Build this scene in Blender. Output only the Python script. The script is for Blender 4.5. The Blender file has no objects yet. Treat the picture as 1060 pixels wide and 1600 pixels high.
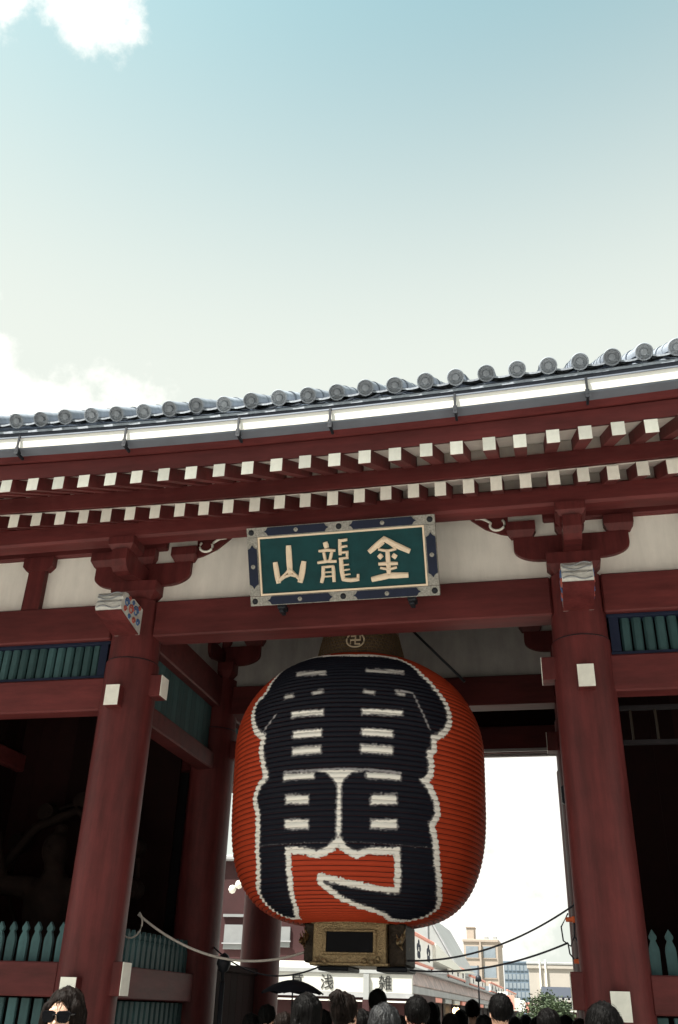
import bpy, math, random
import numpy as np
from mathutils import Vector, Matrix
random.seed(7)
R = math.radians
SC = bpy.context.scene
COL = SC.collection

# ------------------------------------------------------------------ camera
cam_d = bpy.data.cameras.new('camera'); cam = bpy.data.objects.new('camera', cam_d); COL.objects.link(cam)
yaw, pitch, roll = R(13.197), R(28.646), R(1.825)
F = Vector((-math.sin(yaw) * math.cos(pitch), math.cos(yaw) * math.cos(pitch), math.sin(pitch)))
R0 = Vector((math.cos(yaw), math.sin(yaw), 0)); U0 = R0.cross(F)
RR = R0 * math.cos(roll) + U0 * math.sin(roll); UU = RR.cross(F)
M = Matrix((RR, UU, -F)).transposed().to_4x4(); M.translation = (0, 0, 1.6)
cam.matrix_world = M
cam_d.sensor_fit = 'VERTICAL'; cam_d.sensor_height = 36.0; cam_d.lens = 36.0 * 1423.6 / 1600
cam_d.clip_start = 0.1; cam_d.clip_end = 3000
SC.camera = cam

# ------------------------------------------------------------------ light and sky
SUN_EL, SUN_AZ = 62.0, -50.0       # azimuth measured from the street's axis behind the camera, negative = left
to_sun = Vector((math.sin(R(SUN_AZ)) * math.cos(R(SUN_EL)), -math.cos(R(SUN_AZ)) * math.cos(R(SUN_EL)), math.sin(R(SUN_EL))))
sd = bpy.data.lights.new('sun', 'SUN'); sd.energy = 5.0; sd.angle = R(0.53); sd.color = (1.0, 0.95, 0.87)
sun = bpy.data.objects.new('sun', sd); COL.objects.link(sun)
sun.rotation_euler = to_sun.to_track_quat('Z', 'Y').to_euler(); sun.location = (-20, -10, 40)

W = bpy.data.worlds.new('World'); SC.world = W; W.use_nodes = True
nt = W.node_tree; N = nt.nodes; L = nt.links
for n in list(N): N.remove(n)
wo = N.new('ShaderNodeOutputWorld'); bg = N.new('ShaderNodeBackground'); bg.inputs[1].default_value = 0.112
L.new(bg.outputs[0], wo.inputs[0])
sky = N.new('ShaderNodeTexSky'); sky.sky_type = 'NISHITA'; sky.sun_disc = False
sky.sun_elevation = R(SUN_EL); sky.sun_rotation = math.atan2(to_sun.x, to_sun.y)
sky.air_density = 1.0; sky.dust_density = 3.5; sky.ozone_density = 1.0; sky.altitude = 0
hs = N.new('ShaderNodeHueSaturation'); hs.inputs['Hue'].default_value = 0.475; hs.inputs['Saturation'].default_value = 0.72
L.new(sky.outputs[0], hs.inputs['Color'])
tc = N.new('ShaderNodeTexCoord')
ns = N.new('ShaderNodeTexNoise'); ns.inputs['Scale'].default_value = 7.0; ns.inputs['Detail'].default_value = 9; ns.inputs['Roughness'].default_value = 0.62
L.new(tc.outputs['Generated'], ns.inputs['Vector'])
def cloud(direction, rad):
    d = Vector(direction).normalized()
    vm = N.new('ShaderNodeVectorMath'); vm.operation = 'DISTANCE'; vm.inputs[1].default_value = d
    L.new(tc.outputs['Generated'], vm.inputs[0])
    mr = N.new('ShaderNodeMapRange'); mr.inputs['From Min'].default_value = rad; mr.inputs['From Max'].default_value = 0.0
    mr.inputs['To Min'].default_value = 0.0; mr.inputs['To Max'].default_value = 1.0
    L.new(vm.outputs['Value'], mr.inputs['Value']); return mr.outputs[0]
def pix_dir(x, y):
    return F * 1423.6 + RR * (x - 530) - UU * (y - 800)
acc = None
for d, rad in ((pix_dir(50, 690), .165), (pix_dir(-60, 655), .21), (pix_dir(140, -25), .125), (pix_dir(20, -40), .09), (pix_dir(845, 1290), .16), (pix_dir(760, 1420), .14),
               ((-.7, -.5, .45), .4), ((.8, -.2, .5), .4), ((.3, -.9, .4), .4), ((.9, .5, .3), .3), ((-.9, .3, .35), .3)):
    o = cloud(d, rad)
    if acc is None: acc = o
    else:
        mx = N.new('ShaderNodeMath'); mx.operation = 'MAXIMUM'; L.new(acc, mx.inputs[0]); L.new(o, mx.inputs[1]); acc = mx.outputs[0]
ad = N.new('ShaderNodeMath'); ad.operation = 'MULTIPLY_ADD'; ad.inputs[1].default_value = 0.62; L.new(acc, ad.inputs[0])
nm = N.new('ShaderNodeMath'); nm.operation = 'MULTIPLY'; nm.inputs[1].default_value = 1.15; L.new(ns.outputs['Fac'], nm.inputs[0]); L.new(nm.outputs[0], ad.inputs[2])
cr = N.new('ShaderNodeMapRange'); cr.inputs['From Min'].default_value = 0.80; cr.inputs['From Max'].default_value = 0.98; cr.interpolation_type = 'SMOOTHSTEP'
L.new(ad.outputs[0], cr.inputs['Value'])
mix = N.new('ShaderNodeMix'); mix.data_type = 'RGBA'
tint = N.new('ShaderNodeMix'); tint.data_type = 'RGBA'; tint.blend_type = 'MULTIPLY'; tint.inputs['Factor'].default_value = 1; tint.inputs[7].default_value = (.50, .72, .655, 1)
L.new(hs.outputs[0], tint.inputs[6])
sx = N.new('ShaderNodeSeparateXYZ'); L.new(tc.outputs['Generated'], sx.inputs[0])
hz = N.new('ShaderNodeMapRange'); hz.interpolation_type = 'SMOOTHSTEP'; hz.inputs['From Min'].default_value = .94; hz.inputs['From Max'].default_value = .58; hz.inputs['To Max'].default_value = .92
L.new(sx.outputs['Z'], hz.inputs['Value'])
hm_ = N.new('ShaderNodeMix'); hm_.data_type = 'RGBA'; L.new(hz.outputs[0], hm_.inputs['Factor']); L.new(tint.outputs[2], hm_.inputs[6]); hm_.inputs[7].default_value = (2.78, 2.88, 2.62, 1)
L.new(cr.outputs[0], mix.inputs['Factor']); L.new(hm_.outputs[2], mix.inputs[6]); mix.inputs[7].default_value = (4.0, 3.95, 3.7, 1)
L.new(mix.outputs[2], bg.inputs[0])

SC.view_settings.view_transform = 'Standard'; SC.view_settings.look = 'None'
SC.view_settings.exposure = 1.55; SC.view_settings.gamma = 1.0; SC.view_settings.use_curve_mapping = False
SC.cycles.max_bounces = 8; SC.cycles.diffuse_bounces = 5; SC.cycles.use_denoising = True

# ------------------------------------------------------------------ materials
def mat(name, col, rough=0.6, var=0.12, scale=6.0, metal=0.0, bump=0.0, bscale=40.0, stretch=(1, 1, 1), col2=None, coat=0.0, spec=0.25, wear=0.0, wstretch=(4, 4, .4), rnd=0.0, flake=None):
    m = bpy.data.materials.new(name); m.use_nodes = True
    n = m.node_tree.nodes; l = m.node_tree.links; b = n['Principled BSDF']
    b.inputs['Roughness'].default_value = rough; b.inputs['Metallic'].default_value = metal
    b.inputs['Specular IOR Level'].default_value = spec
    if coat: b.inputs['Coat Weight'].default_value = coat; b.inputs['Coat Roughness'].default_value = 0.25
    t = n.new('ShaderNodeTexCoord'); mp = n.new('ShaderNodeMapping'); mp.inputs['Scale'].default_value = stretch
    l.new(t.outputs['Object'], mp.inputs['Vector'])
    no = n.new('ShaderNodeTexNoise'); no.inputs['Scale'].default_value = scale; no.inputs['Detail'].default_value = 7; no.inputs['Roughness'].default_value = .65
    l.new(mp.outputs[0], no.inputs['Vector'])
    ra = n.new('ShaderNodeValToRGB'); ra.color_ramp.elements[0].position = 0.3; ra.color_ramp.elements[1].position = 0.7
    c2 = col2 or tuple(min(1, c * (1 + var)) for c in col)
    ra.color_ramp.elements[0].color = (*[c * (1 - var) for c in col], 1); ra.color_ramp.elements[1].color = (*c2, 1)
    l.new(no.outputs['Fac'], ra.inputs[0]); outc = ra.outputs[0]
    def mult(fac_socket, lo, hi, src):
        r_ = n.new('ShaderNodeMapRange'); r_.inputs['From Min'].default_value = .3; r_.inputs['From Max'].default_value = .7
        r_.inputs['To Min'].default_value = lo; r_.inputs['To Max'].default_value = hi; l.new(fac_socket, r_.inputs['Value'])
        m_ = n.new('ShaderNodeVectorMath'); m_.operation = 'SCALE'; l.new(src, m_.inputs[0]); l.new(r_.outputs[0], m_.inputs['Scale']); return m_.outputs[0]
    if wear:
        mp2 = n.new('ShaderNodeMapping'); mp2.inputs['Scale'].default_value = wstretch; l.new(t.outputs['Object'], mp2.inputs['Vector'])
        oi_ = n.new('ShaderNodeObjectInfo'); ofs = n.new('ShaderNodeVectorMath'); ofs.operation = 'ADD'; l.new(mp2.outputs[0], ofs.inputs[0]); l.new(oi_.outputs['Random'], ofs.inputs[1])
        nw = n.new('ShaderNodeTexNoise'); nw.inputs['Scale'].default_value = 1.6; nw.inputs['Detail'].default_value = 10; nw.inputs['Roughness'].default_value = .7; l.new(ofs.outputs[0], nw.inputs['Vector'])
        outc = mult(nw.outputs['Fac'], 1 - wear, 1 + wear, outc)
        if flake:
            nf = n.new('ShaderNodeTexNoise'); nf.inputs['Scale'].default_value = 9; nf.inputs['Detail'].default_value = 8; nf.inputs['Roughness'].default_value = .75; l.new(ofs.outputs[0], nf.inputs['Vector'])
            fr_ = n.new('ShaderNodeMapRange'); fr_.inputs['From Min'].default_value = .66; fr_.inputs['From Max'].default_value = .74; fr_.inputs['To Max'].default_value = .55; l.new(nf.outputs['Fac'], fr_.inputs['Value'])
            fm = n.new('ShaderNodeMix'); fm.data_type = 'RGBA'; l.new(fr_.outputs[0], fm.inputs['Factor']); l.new(outc, fm.inputs[6]); fm.inputs[7].default_value = (*flake, 1); outc = fm.outputs[2]
    if rnd:
        oi2 = n.new('ShaderNodeObjectInfo'); outc = mult(oi2.outputs['Random'], 1 - rnd, 1 + rnd, outc)
    l.new(outc, b.inputs['Base Color'])
    rr = n.new('ShaderNodeMapRange'); rr.inputs['To Min'].default_value = max(0, rough - .12); rr.inputs['To Max'].default_value = min(1, rough + .12)
    l.new(no.outputs['Fac'], rr.inputs['Value']); l.new(rr.outputs[0], b.inputs['Roughness'])
    if bump:
        n2 = n.new('ShaderNodeTexNoise'); n2.inputs['Scale'].default_value = bscale; n2.inputs['Detail'].default_value = 5
        l.new(mp.outputs[0], n2.inputs['Vector'])
        bu = n.new('ShaderNodeBump'); bu.inputs['Strength'].default_value = bump; bu.inputs['Distance'].default_value = 0.02
        l.new(n2.outputs['Fac'], bu.inputs['Height']); l.new(bu.outputs[0], b.inputs['Normal'])
    return m

RED = mat('vermilion_lacquer', (0.092, 0.0178, 0.0178), 0.52, 0.2, 2.2, bump=0.18, bscale=18, spec=.25, wear=.38, wstretch=(5, 5, .5), flake=(.14, .05, .045))
REDB = mat('vermilion_beam', (0.102, 0.0200, 0.0200), 0.6, 0.2, 2.5, bump=0.15, bscale=14, stretch=(.35, 1, 1), spec=.25, wear=.34, wstretch=(.6, 4, 4), rnd=.14, flake=(.15, .055, .05))
REDD = mat('shade_dark_red_boards', (0.014, 0.0045, 0.0045), 0.85, 0.25, 3.0, bump=0.2, bscale=20, rnd=.3, spec=.1)  # red lowered in colour so boards inside the gate carry its shade
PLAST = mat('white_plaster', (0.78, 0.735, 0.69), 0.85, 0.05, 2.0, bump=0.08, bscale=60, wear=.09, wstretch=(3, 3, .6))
PLASTI = mat('shade_grey_plaster', (.36, .34, .33), .9, .12, 2.0, bump=.1, bscale=40, wear=.15, wstretch=(3, 3, .6))  # white plaster darkened in its colour to carry the interior shade
WHITE = mat('white_paint', (0.78, 0.76, 0.70), 0.6, 0.06, 9.0, wear=.07, wstretch=(6, 6, 6), rnd=.09)
GUT = mat('gutter_white', (0.78, 0.77, 0.74), 0.45, 0.06, 1.4, bump=0.05, bscale=8)
GUTD = mat('gutter_rim_and_shade_grey', (0.16, 0.18, 0.22), 0.5, 0.1, 4, metal=0.3)
TILE = mat('grey_roof_tile', (0.22, 0.245, 0.285), 0.55, 0.2, 9.0, bump=0.2, bscale=50, rnd=.16, wear=.2, wstretch=(6, 6, 6))
TILED = mat('eave_shadow_and_dark_tile', (0.035, 0.04, 0.055), 0.7, 0.2, 5)
TEAL = mat('teal_paint', (0.040, 0.088, 0.095), 0.6, 0.2, 4.0, bump=0.1, spec=.25, rnd=.2, wear=.25, wstretch=(5, 5, 1), flake=(.14, .16, .16))
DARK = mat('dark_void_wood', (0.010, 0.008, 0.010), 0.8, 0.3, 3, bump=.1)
IRON = mat('black_iron', (0.02, 0.022, 0.028), 0.5, 0.2, 6, metal=0.4)
STONE = mat('granite', (0.34, 0.33, 0.31), 0.75, 0.15, 14, bump=0.2, bscale=90)
GOLD = mat('aged_gilt_metal', (0.33, 0.24, 0.135), 0.38, 0.35, 45, metal=0.7, bump=0.7, bscale=60)
GOLDD = mat('dark_gilt', (0.16, 0.10, 0.05), 0.45, 0.35, 18, metal=0.7, bump=0.4, bscale=50)
CREST = mat('bright_crest_gilt', (.70, .56, .40), .4, .1, 20, metal=.3)
BRONZE = mat('dark_bronze_mesh', (0.15, 0.11, 0.085), 0.45, 0.2, 8, metal=0.6)
PLATE = mat('black_name_plate', (0.008, 0.008, 0.010), 0.6, 0.2, 8, spec=.1)
NAVY = mat('navy_lacquer', (0.010, 0.015, 0.036), 0.6, 0.2, 8, spec=.2)
BOARD = mat('green_teal_board', (0.008, 0.046, 0.052), 0.65, 0.2, 5, bump=0.1, bscale=30, spec=.15)
CREAM = mat('gilt_cream_letters', (0.74, 0.60, 0.46), 0.5, 0.08, 10)
FIT = mat('pale_metal_fitting', (0.27, 0.26, 0.24), 0.45, 0.4, 45, metal=0.35, bump=0.5, bscale=70)
ROPE = mat('grey_rope', (0.42, 0.38, 0.35), 0.8, 0.2, 30)
CABLE = mat('dark_cable', (0.04, 0.04, 0.05), 0.5, 0.1, 10)
ORANGE = mat('orange_clip', (0.7, 0.14, 0.05), 0.5, 0.1, 10)
SKIN = mat('skin', (0.50, 0.30, 0.21), 0.5, 0.06, 12, spec=.4)
HAIR = mat('black_hair', (0.0026, 0.0022, 0.0022), 0.6, 0.3, 30, spec=.06, bump=0.5, bscale=70, stretch=(1, 1, .15))
HAIRB = mat('dark_brown_hair', (0.0065, 0.0040, 0.0032), 0.6, 0.3, 30, spec=.06, bump=0.5, bscale=70, stretch=(1, 1, .15))
HAIRG = mat('greying_hair', (0.010, 0.010, 0.011), 0.55, 0.6, 40, bump=0.5, bscale=70, stretch=(1, 1, .15))
GLASSB = mat('black_sunglass_lens', (0.004, 0.004, 0.005), 0.08, 0.0, 5)
CLO = {k: mat('cloth_' + k, c, 0.85, 0.12, 20, bump=0.2, bscale=90) for k, c in dict(
    black=(.015, .015, .018), navy=(.02, .03, .07), white=(.6, .6, .58), grey=(.2, .2, .21), red=(.3, .03, .03), khaki=(.3, .25, .16), blue=(.08, .14, .3)).items()}
UMB = mat('umbrella_black_cloth', (0.006, 0.006, 0.009), 0.8, 0.2, 12, spec=.1)
UMBB = mat('umbrella_brown_cloth', (0.012, 0.006, 0.006), 0.8, 0.2, 12, spec=.1)
FASC = mat('shop_fascia_white', (0.50, 0.49, 0.46), 0.6, 0.05, 1.2)
INK = mat('black_ink', (0.02, 0.02, 0.02), 0.7, 0.1, 8)
SHOPR = mat('shop_red_wall', (0.040, 0.014, 0.015), 0.7, 0.2, 1.5)
SHOPG = mat('shop_grey_roof', (0.30, 0.30, 0.31), 0.7, 0.2, 1.2, bump=.2, bscale=6)
DECW = mat('decoration_white', (0.78, 0.76, 0.74), 0.6, 0.05, 2)
DECP = mat('decoration_pink', (0.72, 0.30, 0.24), 0.6, 0.1, 3)
TAN = mat('tan_building', (0.34, 0.285, 0.24), 0.8, 0.08, .2)
BLUEB = mat('blue_grey_building', (0.11, 0.145, 0.185), 0.6, 0.2, .4)
BEIGE = mat('beige_wall', (0.36, 0.33, 0.295), 0.8, 0.06, .3)
GREYR = mat('pale_grey_metal_roof', (0.30, 0.305, 0.305), 0.6, 0.15, .5)
GREYB = mat('grey_concrete', (.22, .22, .22), .8, .1, .3)
PANE = mat('window_pane', (0.20, 0.23, 0.26), 0.12, 0.2, .6)
PANEL = mat('pale_window_pane', (0.22, 0.225, 0.23), 0.2, 0.2, .6)
LEAF = mat('leaf_green', (0.038, 0.055, 0.026), 0.6, 0.4, 3)
BARK = mat('bark', (0.10, 0.07, 0.05), 0.9, 0.2, 12, bump=.4)

# ------------------------------------------------------------------ helpers
def tag(o, label=None, cat=None, group=None, kind=None):
    if label: o['label'] = label
    if cat: o['category'] = cat
    if group: o['group'] = group
    if kind: o['kind'] = kind
    return o
def empty(name, loc, label=None, cat=None, group=None, rz=0):
    o = bpy.data.objects.new(name, None); COL.objects.link(o); o.location = loc; o.rotation_euler.z = rz
    o.empty_display_size = .3
    return tag(o, label, cat, group)
def base_of(p):
    v = Vector((0, 0, 0))
    while p is not None: v = v + p.location; p = p.parent
    return v
def link(name, me, parent=None, loc=None, rot=None):
    """loc in world when parent is unrotated"""
    o = bpy.data.objects.new(name, me); COL.objects.link(o)
    l = Vector(loc) if loc is not None else Vector((0, 0, 0))
    if parent is not None:
        o.parent = parent; l = l - base_of(parent)
    o.location = l
    if rot is not None: o.rotation_euler = rot
    return o
class MB:
    def __init__(s): s.v = []; s.f = []
    def add(s, v, f):
        b = len(s.v); s.v += [tuple(p) for p in v]; s.f += [tuple(i + b for i in q) for q in f]; return s
    def box(s, x0, x1, y0, y1, z0, z1, c=0.0, T=None):
        """chamfered box"""
        lo = (x0, y0, z0); hi = (x1, y1, z1)
        if c <= 0:
            v = [(x, y, z) for z in (z0, z1) for y in (y0, y1) for x in (x0, x1)]
            f = [(0, 2, 3, 1), (4, 5, 7, 6), (0, 1, 5, 4), (2, 6, 7, 3), (0, 4, 6, 2), (1, 3, 7, 5)]
        else:
            v = []; ix = {}
            for i in (0, 1):
                for j in (0, 1):
                    for k in (0, 1):
                        p = [(lo, hi)[i][0], (lo, hi)[j][1], (lo, hi)[k][2]]; sg = [1 - 2 * i, 1 - 2 * j, 1 - 2 * k]
                        for a in range(3):
                            q = list(p)
                            for b in range(3):
                                if b != a: q[b] += sg[b] * c
                            ix[(i, j, k, a)] = len(v); v.append(tuple(q))
            f = []
            for a in range(3):
                b, d = (a + 1) % 3, (a + 2) % 3
                for s_ in (0, 1):
                    q = []
                    for (u, w) in ((0, 0), (1, 0), (1, 1), (0, 1)):
                        t = [0, 0, 0]; t[a] = s_; t[b] = u; t[d] = w; q.append(ix[(*t, a)])
                    f.append(tuple(q if s_ else q[::-1]))
                for u in (0, 1):          # edges parallel to axis a
                    for w in (0, 1):
                        t0 = [0, 0, 0]; t0[b] = u; t0[d] = w; t1 = list(t0); t1[a] = 1
                        q = [ix[(*t0, b)], ix[(*t1, b)], ix[(*t1, d)], ix[(*t0, d)]]
                        f.append(tuple(q if (u == w) else q[::-1]))
            for i in (0, 1):
                for j in (0, 1):
                    for k in (0, 1):
                        q = [ix[(i, j, k, a)] for a in range(3)]
                        f.append(tuple(q if (i + j + k) % 2 == 1 else q[::-1]))
        if T is not None: v = [T @ Vector(p) for p in v]
        return s.add(v, f)
    def prism(s, poly, a, b, axis='x'):
        """poly of 2D points; axis x: (y,z); axis y: (x,z); axis z: (x,y)"""
        n = len(poly)
        def P(p, t):
            return (t, p[0], p[1]) if axis == 'x' else ((p[0], t, p[1]) if axis == 'y' else (p[0], p[1], t))
        v = [P(p, a) for p in poly] + [P(p, b) for p in poly]
        f = [tuple(range(n))[::-1], tuple(range(n, 2 * n))] + [(i, (i + 1) % n, n + (i + 1) % n, n + i) for i in range(n)]
        return s.add(v, f)
    def tube(s, pts, r, n=8, cap=True):
        pts = [Vector(p) for p in pts]; rs = r if isinstance(r, (list, tuple)) else [r] * len(pts)
        rings = []; up = Vector((0, 0, 1))
        for i, p in enumerate(pts):
            t = (pts[min(i + 1, len(pts) - 1)] - pts[max(i - 1, 0)]).normalized()
            u = t.cross(up if abs(t.z) < .95 else Vector((1, 0, 0))).normalized(); w = t.cross(u)
            rings.append([p + (u * math.cos(2 * math.pi * k / n) + w * math.sin(2 * math.pi * k / n)) * rs[i] for k in range(n)])
        v = [q for g in rings for q in g]
        f = [(i * n + k, i * n + (k + 1) % n, (i + 1) * n + (k + 1) % n, (i + 1) * n + k) for i in range(len(pts) - 1) for k in range(n)]
        if cap: f += [tuple(range(n))[::-1], tuple(range((len(pts) - 1) * n, len(pts) * n))]
        return s.add(v, f)
    def lathe(s, prof, c, n=32, cap=True):
        v = [(c[0] + r * math.cos(2 * math.pi * k / n), c[1] + r * math.sin(2 * math.pi * k / n), c[2] + z) for r, z in prof for k in range(n)]
        m = len(prof)
        f = [(i * n + k, i * n + (k + 1) % n, (i + 1) * n + (k + 1) % n, (i + 1) * n + k) for i in range(m - 1) for k in range(n)]
        if cap: f += [tuple(range(n))[::-1], tuple(range((m - 1) * n, m * n))]
        return s.add(v, f)
    def mesh(s, name, m, smooth=False, angle=None):
        me = bpy.data.meshes.new(name); me.from_pydata(s.v, [], s.f); me.materials.append(m); me.validate(); me.update()
        if smooth:
            me.shade_smooth()
            if angle: me.set_sharp_from_angle(angle=R(angle))
        return me
    def build(s, name, m, parent=None, smooth=False, angle=None):
        me = s.mesh(name, m, smooth, angle)
        # keep vertices in world coordinates; move origin to the bounds' base
        a = np.array(s.v); o = Vector((float((a[:, 0].min() + a[:, 0].max()) / 2), float((a[:, 1].min() + a[:, 1].max()) / 2), float(a[:, 2].min())))
        me.transform(Matrix.Translation(-o))
        return link(name, me, parent, o)

# ------------------------------------------------------------------ signed-distance modelling (people, statue)
def surface_nets(fn, lo, hi, h):
    ax = [np.arange(lo[i], hi[i] + h, h) for i in range(3)]
    X, Y, Z = np.meshgrid(*ax, indexing='ij'); V = fn(X, Y, Z).astype(np.float32)
    s = V < 0; nx, ny, nz = V.shape
    cnt = np.zeros((nx - 1, ny - 1, nz - 1), np.int8)
    for i in (0, 1):
        for j in (0, 1):
            for k in (0, 1): cnt += s[i:nx - 1 + i, j:ny - 1 + j, k:nz - 1 + k]
    act = (cnt > 0) & (cnt < 8); ids = -np.ones(act.shape, int); ids[act] = np.arange(act.sum()); cs = np.argwhere(act)
    P = np.zeros((len(cs), 3)); C = np.zeros(len(cs))
    cor = [(i, j, k) for i in (0, 1) for j in (0, 1) for k in (0, 1)]
    for a in cor:
        for b in cor:
            if sum(abs(p - q) for p, q in zip(a, b)) == 1 and a < b:
                va = V[cs[:, 0] + a[0], cs[:, 1] + a[1], cs[:, 2] + a[2]]; vb = V[cs[:, 0] + b[0], cs[:, 1] + b[1], cs[:, 2] + b[2]]
                m = (va < 0) != (vb < 0); t = np.where(m, va / np.where(m, va - vb, 1), 0)
                for d in range(3): P[:, d] += np.where(m, a[d] + t * (b[d] - a[d]), 0)
                C += m
    P = (P / C[:, None] + cs) * h + np.array(lo)
    fs = []
    for d in range(3):
        e, g = (d + 1) % 3, (d + 2) % 3
        A = [slice(None)] * 3; B = [slice(None)] * 3; A[d] = slice(0, -1); B[d] = slice(1, None)
        ed = np.argwhere(s[tuple(A)] != s[tuple(B)])
        ok = (ed[:, e] > 0) & (ed[:, g] > 0) & (ed[:, e] < V.shape[e] - 1) & (ed[:, g] < V.shape[g] - 1); ed = ed[ok]
        sg = s[tuple(ed.T)]
        q = []
        for (u, w) in ((0, 0), (1, 0), (1, 1), (0, 1)):
            c = ed.copy(); c[:, e] -= 1 - u; c[:, g] -= 1 - w; q.append(ids[tuple(c.T)])
        q = np.stack(q, 1); q[~sg] = q[~sg][:, ::-1]; fs.append(q)
    return P, np.concatenate(fs)
def np_mesh(name, P, Fq, m, smooth=True):
    me = bpy.data.meshes.new(name); me.vertices.add(len(P)); me.vertices.foreach_set('co', np.asarray(P, np.float32).ravel())
    n = len(Fq); me.loops.add(n * 4); me.loops.foreach_set('vertex_index', np.asarray(Fq, np.int32).ravel())
    me.polygons.add(n); me.polygons.foreach_set('loop_start', np.arange(0, n * 4, 4, dtype=np.int32))
    me.materials.append(m); me.update(calc_edges=True); me.validate()
    if smooth: me.shade_smooth()
    return me
def ell(X, Y, Z, c, r):
    k0 = np.sqrt(((X - c[0]) / r[0]) ** 2 + ((Y - c[1]) / r[1]) ** 2 + ((Z - c[2]) / r[2]) ** 2)
    return (k0 - 1) * min(r)
def cap(X, Y, Z, a, b, r0, r1):
    a = np.array(a, float); b = np.array(b, float); d = b - a; L2 = d @ d
    t = np.clip(((X - a[0]) * d[0] + (Y - a[1]) * d[1] + (Z - a[2]) * d[2]) / L2, 0, 1)
    return np.sqrt((X - a[0] - t * d[0]) ** 2 + (Y - a[1] - t * d[1]) ** 2 + (Z - a[2] - t * d[2]) ** 2) - (r0 + (r1 - r0) * t)
def su(a, b, k):
    h = np.clip(.5 + .5 * (b - a) / k, 0, 1); return b + (a - b) * h - k * h * (1 - h)

# ------------------------------------------------------------------ ground
g = MB(); g.add([(-900, -300, 0), (900, -300, 0), (900, 1500, 0), (-900, 1500, 0)], [(0, 1, 2, 3)])
GM = bpy.data.materials.new('stone_paving'); GM.use_nodes = True
n_ = GM.node_tree.nodes; l_ = GM.node_tree.links
t_ = n_.new('ShaderNodeTexCoord'); br = n_.new('ShaderNodeTexBrick'); br.inputs['Scale'].default_value = 1.0
br.inputs['Brick Width'].default_value = .9; br.inputs['Row Height'].default_value = .6; br.inputs['Mortar Size'].default_value = .008
br.inputs['Color1'].default_value = (.25, .237, .215, 1); br.inputs['Color2'].default_value = (.30, .287, .26, 1); br.inputs['Mortar'].default_value = (.15, .14, .13, 1)
l_.new(t_.outputs['Object'], br.inputs['Vector']); l_.new(br.outputs['Color'], n_['Principled BSDF'].inputs['Base Color']); n_['Principled BSDF'].inputs['Roughness'].default_value = .8
go = g.build('ground', GM); go.location.z = 0; tag(go, kind='structure')

FLOORM = mat('shade_dark_granite', (.055, .052, .05), .7, .2, 3, bump=.2, bscale=20)  # slab under the gate coloured dark to cut bounced light, as crowd shade would
b = MB(); b.box(-8.6, 4.2, 9.3, 17.2, -.02, .02); b = b.build('gate_floor', FLOORM); tag(b, kind='structure')
# ================================================================== THE GATE
XL, XR = -4.904, 0.4855
XC = (XL + XR) / 2
COLX = (-7.9, XL, XR, 3.49)
ROWY = (10.0, 13.1, 16.2)
gate = empty('temple_gate', (XC, 13.1, 0), 'large red temple gate with tiled roof, white-tipped rafters and round columns', 'gate')

GREYL = mat('pale_rail_paint', (.4, .38, .38), .6, .1, 3)
# --- columns
def column(x, y):
    b = MB(); prof = [(.325, .12), (.325, 5.25), (.322, 5.262)]
    b.lathe([(.33, .25), (.326, 2.5), (.324, 5.262), (.316, 5.268)], (x, y, 0), 40)
    c = b.build('column', RED, gate, True, 40)
    u = MB(); u.lathe([(.306, 5.275), (.302, 6.05)], (x, y, 0), 40); u.build('column_head', RED, c, True, 40)
    k = MB(); k.lathe([(.312, 5.262), (.318, 5.266), (.318, 5.277), (.304, 5.281)], (x, y, 0), 40); k.build('iron_band', IRON, c, True, 40)
    p = MB(); p.lathe([(.52, 0), (.52, .1), (.45, .16), (.42, .26)], (x, y, 0), 40); p.build('stone_base', STONE, c, True, 40)
    return c
cols = {}
for iy, y in enumerate(ROWY):
    for ix, x in enumerate(COLX): cols[(ix, iy)] = column(x, y)

# --- tie beams of the three rows
def beam(name, x0, x1, y0, y1, z0, z1, m=REDB, c=.018, parent=None):
    b = MB(); b.box(x0, x1, y0, y1, z0, z1, c); return b.build(name, m, parent or gate)
for iy, y in enumerate(ROWY):
    for ix in range(3):
        xa, xb = COLX[ix] + .28, COLX[ix + 1] - .28
        centre = ix == 1
        if iy == 1 and centre:
            beam('lintel', xa, xb, y - .17, y + .17, 5.50, 5.93)
        else:
            beam('lintel', xa, xb, y - .17, y + .17, 5.575, 6.045)
        if not centre and iy < 2:
            beam('tie_beam', xa, xb, y - .13, y + .13, 4.68, 5.09)
        pz0 = 5.94 if (iy == 1 and centre) else 6.05
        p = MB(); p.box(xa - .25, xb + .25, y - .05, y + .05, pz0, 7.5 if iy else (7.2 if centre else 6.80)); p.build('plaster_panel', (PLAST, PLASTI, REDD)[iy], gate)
# lower lintel seen across the rear of the passage, with its pale rail
for zz in (5.50, 5.585):
    beam('rail', COLX[1] + .3, COLX[2] - .3, 15.97, 16.02, zz, zz + .05, GREYL, .004)
# side beams running front to back
for ix in (0, 1, 2, 3):
    x = COLX[ix]
    for iy in (0, 1):
        ya, yb = ROWY[iy] + .28, ROWY[iy + 1] - .28
        beam('side_beam', x - .13, x + .13, ya, yb, 4.64, 4.89)
        beam('side_beam', x - .15, x + .15, ya, yb, 5.58, 6.03)
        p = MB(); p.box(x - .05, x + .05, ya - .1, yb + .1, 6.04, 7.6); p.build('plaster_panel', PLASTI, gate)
        if ix in (1, 2):
            nb = 15; d = (yb - ya) / nb
            bb = MB(); bb.box(-.02, .02, -d * .47, d * .47, 0, .69); bm = bb.mesh('transom_slat', TEAL)
            if ix == 1 and iy == 0 or True:
                for k in range(nb): link('transom_slat', bm, gate, (x, ya + (k + .5) * d, 4.89))
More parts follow.
